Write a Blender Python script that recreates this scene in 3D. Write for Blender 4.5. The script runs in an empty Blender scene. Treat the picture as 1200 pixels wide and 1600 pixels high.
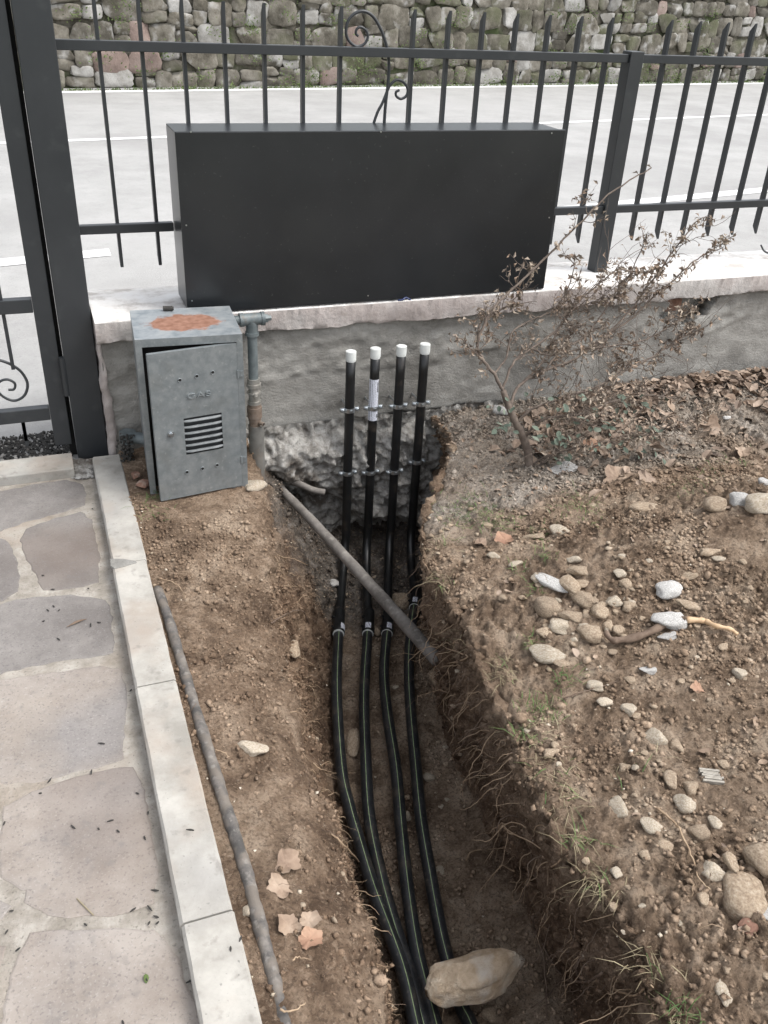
import bpy, bmesh, math, random
import numpy as np
from mathutils import Vector, Matrix
from mathutils.bvhtree import BVHTree
random.seed(7); rng = np.random.default_rng(7)
S = bpy.context.scene
COL = S.collection
# ------------------------------------------------------------------ camera
F = 1385.0; EYE = Vector((0, 0, 1.6))
RM = Matrix(((0.93642131, 0.14304279, -0.32039646), (-0.3478745, 0.49769868, -0.7945309), (0.04580898, 0.85547343, 0.51581659)))
cam = bpy.data.cameras.new('camera'); co = bpy.data.objects.new('camera', cam); COL.objects.link(co)
cam.sensor_fit = 'VERTICAL'; cam.sensor_height = 36; cam.lens = F / 1600 * 36
cam.clip_start = 0.05; cam.clip_end = 2000
M4 = RM.to_4x4(); M4.translation = EYE; co.matrix_world = M4
S.camera = co
# ------------------------------------------------------------------ light: bright overcast
SUN_EL, SUN_AZ = math.radians(58), math.radians(122)
w = bpy.data.worlds.new('World'); S.world = w; w.use_nodes = True
nt = w.node_tree; nt.nodes.clear()
sky = nt.nodes.new('ShaderNodeTexSky'); sky.sky_type = 'NISHITA'; sky.sun_disc = False
sky.sun_elevation = SUN_EL; sky.sun_rotation = SUN_AZ; sky.air_density = 1.0; sky.dust_density = 3.0; sky.ozone_density = 1.0
hs = nt.nodes.new('ShaderNodeHueSaturation'); hs.inputs['Saturation'].default_value = 0.26
bg = nt.nodes.new('ShaderNodeBackground'); bg.inputs['Strength'].default_value = 0.15
wo = nt.nodes.new('ShaderNodeOutputWorld')
nt.links.new(sky.outputs[0], hs.inputs['Color']); nt.links.new(hs.outputs[0], bg.inputs['Color']); nt.links.new(bg.outputs[0], wo.inputs[0])
sl = bpy.data.lights.new('sun', 'SUN'); sl.energy = 1.0; sl.angle = math.radians(30); sl.color = (1, 0.97, 0.92)
so = bpy.data.objects.new('sun', sl); COL.objects.link(so)
sd = Vector((math.sin(SUN_AZ) * math.cos(SUN_EL), math.cos(SUN_AZ) * math.cos(SUN_EL), math.sin(SUN_EL)))
so.rotation_euler = sd.to_track_quat('Z', 'Y').to_euler()
S.view_settings.view_transform = 'Standard'; S.view_settings.look = 'None'
S.view_settings.exposure = 1.08; S.view_settings.gamma = 1.0
# ------------------------------------------------------------------ helpers
def ray(u, v): return RM @ Vector((u - 600, -(v - 800), -F))
def onz(u, v, z=0.0):
    d = ray(u, v); t = (z - EYE.z) / d.z; return EYE + d * t
def ony(u, v, y):
    d = ray(u, v); t = y / d.y; return EYE + d * t
def sm(t): t = np.clip(t, 0, 1); return t * t * (3 - 2 * t)
def _hash(x, y, z, s):
    h = (x * 374761393 + y * 668265263 + z * 2147483647 + s * 974634777) & 0xffffffff
    h = ((h ^ (h >> 13)) * 1274126177) & 0xffffffff
    h = ((h ^ (h >> 16)) * 2246822519) & 0xffffffff
    return ((h ^ (h >> 15)) & 0xffffff) / 8388608.0 - 1.0
def vn(P, s=0):
    P = np.asarray(P, float); i = np.floor(P).astype(np.int64); f = P - i; f = f * f * (3 - 2 * f)
    x, y, z = i[..., 0], i[..., 1], i[..., 2]; fx, fy, fz = f[..., 0], f[..., 1], f[..., 2]
    def c(a, b, d): return _hash(x + a, y + b, z + d, s)
    x00 = c(0, 0, 0) * (1 - fx) + c(1, 0, 0) * fx; x10 = c(0, 1, 0) * (1 - fx) + c(1, 1, 0) * fx
    x01 = c(0, 0, 1) * (1 - fx) + c(1, 0, 1) * fx; x11 = c(0, 1, 1) * (1 - fx) + c(1, 1, 1) * fx
    return (x00 * (1 - fy) + x10 * fy) * (1 - fz) + (x01 * (1 - fy) + x11 * fy) * fz
def fbm(P, scale, octv=4, s=0, gain=0.5):
    P = np.asarray(P, float) * scale; a = 1.0; r = 0
    for k in range(octv):
        r = r + a * vn(P, s + k); a *= gain; P = P * 2.03 + 17.3
    return r
ORG = {}
def org(o): return ORG.get(o.name, Vector((0, 0, 0))) if o else Vector((0, 0, 0))
def tag(o, label=None, cat=None, group=None, kind=None):
    if label: o['label'] = label
    if cat: o['category'] = cat
    if group: o['group'] = group
    if kind: o['kind'] = kind
    return o
def thing(name, label, cat, loc=(0, 0, 0), group=None):
    o = bpy.data.objects.new(name, None); COL.objects.link(o); o.location = loc; o.empty_display_size = 0.05
    ORG[o.name] = Vector(loc); return tag(o, label, cat, group)
class MB:
    def __init__(s): s.v = []; s.f = []; s.mi = []
    def add(s, vs, fs, mi=0):
        n = len(s.v); s.v += [tuple(p) for p in vs]; s.f += [tuple(i + n for i in q) for q in fs]; s.mi += [mi] * len(fs)
    def box(s, a, b, M=None, mi=0):
        x0, y0, z0 = a; x1, y1, z1 = b
        vs = [Vector(p) for p in ((x0, y0, z0), (x1, y0, z0), (x1, y1, z0), (x0, y1, z0), (x0, y0, z1), (x1, y0, z1), (x1, y1, z1), (x0, y1, z1))]
        if M: vs = [M @ p for p in vs]
        s.add(vs, [(0, 3, 2, 1), (4, 5, 6, 7), (0, 1, 5, 4), (1, 2, 6, 5), (2, 3, 7, 6), (3, 0, 4, 7)], mi)
    def tube(s, pts, r, seg=12, caps=True, mi=0, flat=None):
        pts = [Vector(p) for p in pts]; n = len(pts)
        if not hasattr(r, '__len__'): r = [r] * n
        T = [(pts[min(i + 1, n - 1)] - pts[max(i - 1, 0)]).normalized() for i in range(n)]
        u = T[0].orthogonal().normalized() if abs(T[0].z) > 0.9 or flat is None else flat.cross(T[0]).normalized()
        vs = []
        for i in range(n):
            u = (u - T[i] * u.dot(T[i])).normalized(); b = T[i].cross(u)
            for k in range(seg):
                a = 2 * math.pi * k / seg; vs.append(pts[i] + (u * math.cos(a) + b * math.sin(a)) * r[i])
        fs = [(i * seg + k, i * seg + (k + 1) % seg, (i + 1) * seg + (k + 1) % seg, (i + 1) * seg + k) for i in range(n - 1) for k in range(seg)]
        if caps: fs += [tuple(range(seg))[::-1], tuple((n - 1) * seg + k for k in range(seg))]
        s.add(vs, fs, mi)
    def cyl(s, a, b, r, seg=20, mi=0): s.tube([a, b], r, seg, True, mi)
    def build(s, name, mat, parent=None, origin=None, smooth=False, bevel=0):
        o0 = org(parent) if parent else Vector((0, 0, 0))
        c = Vector(origin) if origin is not None else o0
        me = bpy.data.meshes.new(name)
        me.from_pydata([(p[0] - c.x, p[1] - c.y, p[2] - c.z) for p in s.v], [], s.f)
        ms = mat if isinstance(mat, (list, tuple)) else [mat]
        for m in ms: me.materials.append(m)
        if len(ms) > 1: me.polygons.foreach_set('material_index', s.mi)
        if smooth: me.polygons.foreach_set('use_smooth', [True] * len(me.polygons))
        o = bpy.data.objects.new(name, me); COL.objects.link(o); o.location = c - o0; ORG[o.name] = c
        if parent: o.parent = parent
        if bevel:
            bm = o.modifiers.new('bevel', 'BEVEL'); bm.width = bevel; bm.segments = 2; bm.limit_method = 'ANGLE'
            bm.harden_normals = False
        return o
def smooth_angle(o, deg=40):
    me = o.data; me.polygons.foreach_set('use_smooth', [True] * len(me.polygons))
    try: me.set_sharp_from_angle(angle=math.radians(deg))
    except Exception: pass
    return o
def spline(pts, n=8):
    P = [Vector(p) for p in pts]; P = [P[0] * 2 - P[1]] + P + [P[-1] * 2 - P[-2]]; out = []
    for i in range(1, len(P) - 2):
        for k in range(n):
            t = k / n; a, b, c, d = P[i - 1:i + 3]
            out.append(0.5 * ((2 * b) + (c - a) * t + (2 * a - 5 * b + 4 * c - d) * t * t + (3 * b - a - 3 * c + d) * t ** 3))
    out.append(P[-2]); return out
# ------------------------------------------------------------------ materials
def mat(name, cols, scale=8, rough=0.8, bump=0.2, bscale=60, bdist=0.004, detail=8, metal=0.0, spec=0.5, rnd=0.0, coord='pos', extra=None, nrough=0.65, streak=None):
    m = bpy.data.materials.new(name); m.use_nodes = True; nt = m.node_tree; N = nt.nodes; L = nt.links
    b = N['Principled BSDF']; b.inputs['Roughness'].default_value = rough; b.inputs['Metallic'].default_value = metal
    b.inputs['Specular IOR Level'].default_value = spec
    if coord == 'pos': g = N.new('ShaderNodeNewGeometry').outputs['Position']
    else: g = N.new('ShaderNodeTexCoord').outputs['Object']
    if rnd:
        oi = N.new('ShaderNodeObjectInfo'); va = N.new('ShaderNodeVectorMath'); va.operation = 'MULTIPLY_ADD'
        cb = N.new('ShaderNodeCombineXYZ')
        for k in range(3): L.new(oi.outputs['Random'], cb.inputs[k])
        L.new(cb.outputs[0], va.inputs[0]); va.inputs[1].default_value = (13, 17, 19); L.new(g, va.inputs[2]); g = va.outputs[0]
    if streak:
        mp = N.new('ShaderNodeMapping'); mp.inputs['Scale'].default_value = streak; L.new(g, mp.inputs['Vector']); g2 = mp.outputs[0]
    else: g2 = g
    n = N.new('ShaderNodeTexNoise'); n.inputs['Scale'].default_value = scale; n.inputs['Detail'].default_value = detail; n.inputs['Roughness'].default_value = nrough
    L.new(g2, n.inputs['Vector'])
    r = N.new('ShaderNodeValToRGB'); e = r.color_ramp.elements
    k = len(cols)
    for i, c in enumerate(cols):
        p = 0.37 + 0.26 * i / max(1, k - 1)
        el = e[i] if i < 2 else e.new(p)
        el.position = p; el.color = (*c, 1)
    L.new(n.outputs['Fac'], r.inputs['Fac']); out = r.outputs['Color']
    if rnd:
        h = N.new('ShaderNodeHueSaturation'); mr = N.new('ShaderNodeMapRange'); mr.inputs['To Min'].default_value = 1 - rnd; mr.inputs['To Max'].default_value = 1 + rnd
        L.new(oi.outputs['Random'], mr.inputs['Value']); L.new(mr.outputs[0], h.inputs['Value']); L.new(out, h.inputs['Color']); out = h.outputs[0]
    if extra: out = extra(nt, out, g)
    L.new(out, b.inputs['Base Color'])
    if bump:
        n2 = N.new('ShaderNodeTexNoise'); n2.inputs['Scale'].default_value = bscale; n2.inputs['Detail'].default_value = 6; n2.inputs['Roughness'].default_value = 0.7; L.new(g2, n2.inputs['Vector'])
        bu = N.new('ShaderNodeBump'); bu.inputs['Strength'].default_value = bump; bu.inputs['Distance'].default_value = bdist
        L.new(n2.outputs['Fac'], bu.inputs['Height']); L.new(bu.outputs[0], b.inputs['Normal'])
    return m
def speck(color, scale, lo, hi, amount=1.0):
    """sprinkle of another colour where a noise exceeds a threshold"""
    def f(nt, out, g):
        N, L = nt.nodes, nt.links
        n = N.new('ShaderNodeTexNoise'); n.inputs['Scale'].default_value = scale; n.inputs['Detail'].default_value = 4; L.new(g, n.inputs['Vector'])
        mr = N.new('ShaderNodeMapRange'); mr.inputs['From Min'].default_value = lo; mr.inputs['From Max'].default_value = hi; mr.inputs['To Max'].default_value = amount
        L.new(n.outputs['Fac'], mr.inputs['Value'])
        mx = N.new('ShaderNodeMix'); mx.data_type = 'RGBA'; L.new(mr.outputs[0], mx.inputs['Factor']); L.new(out, mx.inputs[6]); mx.inputs[7].default_value = (*color, 1)
        return mx.outputs[2]
    return f
def chain(*fs):
    def f(nt, out, g):
        for q in fs: out = q(nt, out, g)
        return out
    return f
def ellipse_stain(cx, cy, rx, ry, color):
    def f(nt, out, g):
        N, L = nt.nodes, nt.links
        sp = N.new('ShaderNodeSeparateXYZ'); L.new(g, sp.inputs[0])
        def math_(op, a, b=None, c=None):
            q = N.new('ShaderNodeMath'); q.operation = op
            for i, x in enumerate((a, b, c)):
                if x is None: continue
                if isinstance(x, (int, float)): q.inputs[i].default_value = x
                else: L.new(x, q.inputs[i])
            return q.outputs[0]
        dx = math_('DIVIDE', math_('SUBTRACT', sp.outputs[0], cx), rx); dy = math_('DIVIDE', math_('SUBTRACT', sp.outputs[1], cy), ry)
        d = math_('SQRT', math_('ADD', math_('MULTIPLY', dx, dx), math_('MULTIPLY', dy, dy)))
        n = N.new('ShaderNodeTexNoise'); n.inputs['Scale'].default_value = 28; n.inputs['Detail'].default_value = 6; L.new(g, n.inputs['Vector'])
        d = math_('ADD', d, math_('MULTIPLY', math_('SUBTRACT', n.outputs['Fac'], 0.5), 0.9))
        mr = N.new('ShaderNodeMapRange'); mr.inputs['From Min'].default_value = 1.08; mr.inputs['From Max'].default_value = 0.9; L.new(d, mr.inputs['Value'])
        zz = N.new('ShaderNodeMapRange'); zz.inputs['From Min'].default_value = 0.58; zz.inputs['From Max'].default_value = 0.595; L.new(sp.outputs[2], zz.inputs['Value'])
        fac = math_('MULTIPLY', mr.outputs[0], zz.outputs[0])
        n3 = N.new('ShaderNodeTexNoise'); n3.inputs['Scale'].default_value = 45; n3.inputs['Detail'].default_value = 7; L.new(g, n3.inputs['Vector'])
        rr = N.new('ShaderNodeValToRGB'); rr.color_ramp.elements[0].position = .35; rr.color_ramp.elements[1].position = .65
        rr.color_ramp.elements[0].color = (color[0] * .8, color[1] * .75, color[2] * .75, 1); rr.color_ramp.elements[1].color = (color[0] * 1.2, color[1] * 1.3, color[2] * 1.45, 1)
        L.new(n3.outputs['Fac'], rr.inputs['Fac'])
        mx = N.new('ShaderNodeMix'); mx.data_type = 'RGBA'; L.new(fac, mx.inputs['Factor']); L.new(out, mx.inputs[6]); L.new(rr.outputs[0], mx.inputs[7])
        b = N['Principled BSDF']; ro = N.new('ShaderNodeMapRange'); ro.inputs['To Min'].default_value = b.inputs['Roughness'].default_value; ro.inputs['To Max'].default_value = 0.95
        L.new(fac, ro.inputs['Value']); L.new(ro.outputs[0], b.inputs['Roughness'])
        me = N.new('ShaderNodeMapRange'); me.inputs['To Min'].default_value = b.inputs['Metallic'].default_value; me.inputs['To Max'].default_value = 0.0
        L.new(fac, me.inputs['Value']); L.new(me.outputs[0], b.inputs['Metallic'])
        return mx.outputs[2]
    return f
M = {}
M['paint'] = mat('anthracite_paint', [(.024, .027, .030), (.033, .036, .039)], 3, 0.38, 0.08, 260, 0.001, spec=.45, extra=speck((.075, .08, .08), 14, .6, .8, .35))
M['boxpaint'] = mat('cabinet_paint', [(.012, .014, .016), (.019, .021, .0235)], 2.2, 0.30, 0.06, 300, 0.001, spec=.5, extra=chain(speck((.024, .026, .027), 3, .5, .75, .6), speck((.10, .10, .095), 95, .68, .76, .4)))
M['galv'] = mat('galvanised_steel', [(.20, .222, .230), (.235, .257, .265), (.275, .295, .300)], 34, 0.46, 0.06, 200, 0.001, metal=0.45, extra=chain(speck((.17, .172, .16), 9, .52, .72, .4), speck((.42, .43, .42), 60, .62, .7, .35)))
M['louvre'] = mat('darkened_galvanised_louvre', [(.12, .13, .135), (.17, .18, .185)], 30, 0.6, 0.06, 200, 0.001, metal=0.2)  # same steel as the door, colour darkened against the bright sky light
M['galvtop'] = mat('galvanised_steel_rusted_top', [(.22, .25, .265), (.30, .325, .34), (.36, .38, .385)], 24, 0.48, 0.06, 200, 0.001, metal=0.35, extra=ellipse_stain(.405, 2.855, .118, .082, (.24, .12, .075)))  # paler steel than the sides, with a rust stain
M['dark'] = mat('dark_gap', [(.006, .006, .006), (.012, .011, .01)], 20, 0.9, 0)  # near-black colour standing in for shade inside gaps and holes
M['zinc'] = mat('bright_zinc', [(.45, .48, .5), (.6, .63, .65)], 90, 0.28, 0.05, 200, 0.001, metal=0.9)
M['pe'] = mat('black_polyethylene', [(.007, .0075, .008), (.013, .0135, .014)], 12, 0.36, 0.05, 120, 0.001, extra=speck((.07, .055, .042), 22, .58, .8, .55))
M['pelow'] = mat('dusty_black_polyethylene', [(.012, .013, .015), (.024, .026, .029)], 16, 0.42, 0.08, 160, 0.001, extra=chain(speck((.13, .11, .09), 90, .56, .75, .5), speck((.10, .08, .06), 13, .55, .75, .5)))
M['stripe'] = mat('pale_green_stripe', [(.18, .26, .12), (.34, .43, .23)], 60, 0.6, 0)
M['capw'] = mat('milky_plastic', [(.62, .64, .62), (.72, .74, .72)], 30, 0.4, 0)
M['sticker'] = None
M['oldpipe'] = mat('weathered_old_pipe', [(.10, .09, .08), (.17, .155, .14), (.24, .22, .2)], 9, 0.85, 0.5, 90, 0.003, extra=speck((.32, .3, .27), 45, .58, .72, .5))
M['steel'] = mat('dull_grey_painted_pipe', [(.10, .12, .125), (.17, .195, .2)], 25, 0.5, 0.15, 120, 0.001, metal=.2, extra=speck((.2, .13, .08), 20, .62, .75, .5))
M['brownpipe'] = mat('rusty_brown_fitting', [(.10, .075, .055), (.17, .125, .095), (.2, .16, .13)], 30, 0.75, 0.3, 110, 0.002)
M['sleeve'] = mat('grey_sleeve', [(.12, .115, .105), (.18, .175, .16)], 18, 0.6, 0.25, 120, 0.001, extra=speck((.14, .1, .07), 14, .55, .72, .6))
M['nickel'] = mat('worn_nickel', [(.33, .32, .29), (.45, .43, .4)], 50, 0.4, 0.1, 150, 0.001, metal=.6)
M['conduit'] = mat('muddy_black_conduit', [(.06, .056, .052), (.11, .10, .092), (.19, .17, .15)], 22, 0.7, 0.5, 70, 0.003, extra=chain(speck((.17, .145, .12), 26, .46, .62, .8), speck((.27, .25, .225), 60, .56, .68, .6)))
M['plaster'] = mat('rough_grey_render', [(.205, .196, .178), (.285, .275, .253), (.35, .34, .315)], 5.5, 0.92, 0.9, 75, 0.007, extra=chain(speck((.13, .125, .115), 2.6, .5, .7, .55), speck((.33, .32, .3), 9, .6, .78, .5)), streak=(1, 1, 1.7))
M['footing'] = mat('crumbly_concrete_footing', [(.19, .178, .16), (.35, .335, .31), (.50, .485, .455)], 24, 0.95, 1.0, 90, 0.012, extra=chain(speck((.10, .08, .062), 5, .54, .62, .8), speck((.52, .515, .495), 40, .55, .68, .5), speck((.10, .088, .072), 60, .58, .70, .5)))
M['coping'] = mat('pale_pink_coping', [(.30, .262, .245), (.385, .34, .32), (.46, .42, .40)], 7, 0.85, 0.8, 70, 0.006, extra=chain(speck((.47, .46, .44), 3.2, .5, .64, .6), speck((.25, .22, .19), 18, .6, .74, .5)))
M['copingtop'] = mat('white_coping_top', [(.46, .43, .40), (.68, .66, .63), (.74, .73, .71)], 9, 0.9, 0.5, 60, 0.004, extra=speck((.4, .35, .3), 22, .62, .75, .55))  # whiter than the front face of the coping
M['brick'] = mat('broken_brick', [(.16, .085, .06), (.27, .155, .11)], 16, 0.95, 0.7, 80, 0.006, extra=speck((.4, .33, .27), 25, .55, .7, .6))
M['asphalt'] = mat('pale_worn_asphalt', [(.32, .316, .306), (.365, .361, .351), (.41, .406, .395)], 1.2, 0.9, 0.5, 110, 0.008, nrough=.72, extra=chain(speck((.24, .235, .23), 60, .55, .72, .4), speck((.45, .445, .44), 90, .6, .72, .5), speck((.29, .285, .278), .55, .48, .66, .55), speck((.44, .436, .425), .23, .5, .7, .5), speck((.25, .245, .24), 9, .6, .75, .3)))
M['linepaint'] = mat('worn_road_paint', [(.74, .74, .73), (.85, .85, .84)], 20, 0.8, 0.2, 60, 0.002, extra=speck((.4, .4, .39), 14, .6, .75, .5))
M['kerb'] = mat('cast_kerb_stone', [(.275, .258, .228), (.36, .342, .308), (.45, .43, .39)], 6, 0.85, 0.35, 90, 0.003, extra=chain(speck((.27, .262, .25), 2.4, .5, .66, .7), speck((.34, .275, .22), 4, .52, .66, .6), speck((.20, .185, .165), 28, .6, .7, .5), speck((.13, .13, .125), 120, .66, .74, .6)))
M['mortar'] = mat('sandy_mortar', [(.24, .215, .18), (.325, .295, .255), (.41, .378, .335)], 14, 0.95, 0.9, 110, 0.005, extra=chain(speck((.30, .235, .18), 2.5, .5, .66, .6), speck((.42, .40, .36), 5, .56, .68, .5), speck((.13, .115, .1), 130, .6, .7, .6)))
M['slab'] = mat('porphyry_slab', [(.212, .18, .154), (.275, .24, .21), (.335, .298, .264)], 4.5, 0.82, 0.45, 80, 0.003, rnd=.06, nrough=.7, extra=chain(speck((.21, .203, .203), 2.2, .48, .64, .6), speck((.32, .275, .23), 3.6, .56, .72, .5), speck((.40, .375, .35), 210, .58, .70, .4), speck((.12, .105, .10), 170, .58, .68, .5), speck((.17, .13, .105), 1.4, .54, .68, .45), speck((.15, .14, .135), 38, .58, .7, .35)))
M['slabgrey'] = mat('grey_porphyry_slab', [(.15, .136, .127), (.195, .179, .167), (.24, .222, .207)], 5, 0.82, 0.45, 80, 0.003, rnd=.08, nrough=.7, extra=chain(speck((.15, .13, .118), 2.6, .5, .64, .6), speck((.30, .28, .25), 3.6, .58, .72, .5), speck((.32, .31, .3), 210, .58, .7, .4), speck((.09, .082, .08), 170, .58, .68, .5), speck((.17, .13, .105), 1.4, .54, .68, .45), speck((.15, .14, .135), 38, .58, .7, .35)))
M['rock'] = mat('tan_stone', [(.24, .175, .12), (.35, .27, .19), (.45, .37, .28)], 7, 0.88, 0.55, 45, 0.006, rnd=.16, coord='obj', extra=speck((.2, .145, .1), 4, .5, .68, .6))
M['rockpale'] = mat('pale_stone', [(.32, .262, .19), (.44, .375, .29), (.55, .49, .405)], 8, 0.88, 0.5, 45, 0.006, rnd=.12, coord='obj', extra=speck((.33, .25, .18), 5, .54, .7, .6))
M['boulder'] = mat('big_pale_brown_stone', [(.52, .38, .25), (.72, .57, .41), (.84, .73, .58)], 12, 0.92, 1.0, 70, 0.009, extra=chain(speck((.74, .68, .6), 14, .54, .68, .75), speck((.28, .2, .135), 6, .56, .7, .6)))
M['rockgrey'] = mat('grey_white_stone', [(.26, .25, .235), (.50, .485, .46), (.70, .685, .66)], 16, 0.88, 0.6, 60, 0.006, rnd=.1, coord='obj')
M['root'] = mat('pale_root', [(.27, .185, .115), (.42, .31, .205)], 30, 0.8, 0.2, 120, 0.001)
M['rootdark'] = mat('dark_root', [(.10, .065, .045), (.20, .145, .105)], 30, 0.85, 0.3, 120, 0.001)
M['peeled'] = mat('peeled_wood', [(.5, .33, .19), (.6, .43, .27)], 30, 0.6, 0.2, 120, 0.001)
M['bark'] = mat('shrub_bark', [(.085, .064, .052), (.17, .135, .108)], 40, 0.85, 0.4, 140, 0.001)
M['wood'] = mat('splintered_grey_wood', [(.22, .2, .17), (.4, .37, .32)], 25, 0.85, 0.5, 90, 0.002, streak=(1, 5, 5))
def leafmat(name, a, b, c, rnd=.25):
    m = mat(name, [a, b, c], 9, 0.75, 0.2, 90, 0.001)
    return m
M['leaf'] = leafmat('dry_brown_leaf', (.14, .10, .075), (.25, .185, .138), (.37, .285, .22))
M['leafpale'] = leafmat('dry_pale_leaf', (.20, .135, .095), (.29, .21, .15), (.37, .285, .215))
M['leaforange'] = leafmat('dry_orange_leaf', (.26, .14, .09), (.34, .205, .135), (.40, .265, .18))
M['twigleaf'] = leafmat('curled_shrub_leaf', (.13, .10, .078), (.25, .20, .155), (.39, .325, .255))
M['greenleaf'] = leafmat('grey_green_leaf', (.06, .08, .06), (.10, .13, .095), (.16, .18, .14))
M['grass'] = leafmat('grass_blade', (.05, .10, .025), (.09, .16, .04), (.18, .24, .08))
M['straw'] = leafmat('straw_blade', (.16, .13, .075), (.26, .215, .13), (.36, .31, .20))
M['farstone'] = mat('mossy_wall_stone', [(.062, .055, .041), (.122, .110, .088), (.205, .19, .16)], 3.5, 0.92, 0.8, 18, 0.02, rnd=.32, extra=chain(speck((.085, .092, .045), 1.1, .50, .64, .7), speck((.45, .44, .42), 4, .56, .68, .65)))
M['farstonered'] = mat('reddish_wall_stone', [(.15, .112, .096), (.22, .165, .142), (.27, .215, .19)], 3.5, 0.92, 0.8, 18, 0.02, rnd=.15)
M['farstonepale'] = mat('pale_wall_stone', [(.19, .18, .16), (.29, .28, .26), (.40, .39, .37)], 3.5, 0.92, 0.8, 18, 0.02, rnd=.15)
M['farmortar'] = mat('dark_wall_joint', [(.06, .055, .04), (.11, .10, .075), (.17, .155, .125)], 5, 0.95, 0.8, 18, 0.03, extra=speck((.05, .075, .02), 1.8, .5, .62, .8))
M['moss'] = leafmat('wall_greenery', (.04, .07, .015), (.08, .12, .03), (.13, .17, .06))
M['hill'] = mat('hill_grass', [(.05, .07, .025), (.09, .11, .04)], 2, 0.95, 0.5, 10, 0.05)
M['blue'] = mat('blue_plastic', [(.015, .025, .08), (.03, .045, .13)], 40, 0.4, 0)
M['debris'] = mat('dark_debris', [(.02, .02, .018), (.05, .045, .04)], 60, 0.8, 0)
# printed sticker: rows of tiny illegible print
def sticker_mat():
    m = bpy.data.materials.new('white_printed_sticker'); m.use_nodes = True; nt = m.node_tree; N = nt.nodes; L = nt.links; b = N['Principled BSDF']
    b.inputs['Roughness'].default_value = 0.4
    g = N.new('ShaderNodeNewGeometry'); mp = N.new('ShaderNodeMapping'); mp.inputs['Scale'].default_value = (170, 0.0, 900); L.new(g.outputs['Position'], mp.inputs['Vector'])
    n = N.new('ShaderNodeTexNoise'); n.inputs['Scale'].default_value = 1; n.inputs['Detail'].default_value = 0; L.new(mp.outputs[0], n.inputs['Vector'])
    wv = N.new('ShaderNodeTexWave'); wv.wave_type = 'BANDS'; wv.bands_direction = 'X'; wv.inputs['Scale'].default_value = 55; L.new(g.outputs['Position'], wv.inputs['Vector'])
    mu = N.new('ShaderNodeMath'); mu.operation = 'MULTIPLY'; L.new(n.outputs['Fac'], mu.inputs[0]); L.new(wv.outputs['Fac'], mu.inputs[1])
    r = N.new('ShaderNodeValToRGB'); r.color_ramp.elements[0].position = .40; r.color_ramp.elements[0].color = (.66, .68, .75, 1); r.color_ramp.elements[1].position = .48; r.color_ramp.elements[1].color = (.12, .12, .15, 1)
    L.new(mu.outputs[0], r.inputs['Fac']); L.new(r.outputs[0], b.inputs['Base Color']); return m
M['sticker'] = sticker_mat()
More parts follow.
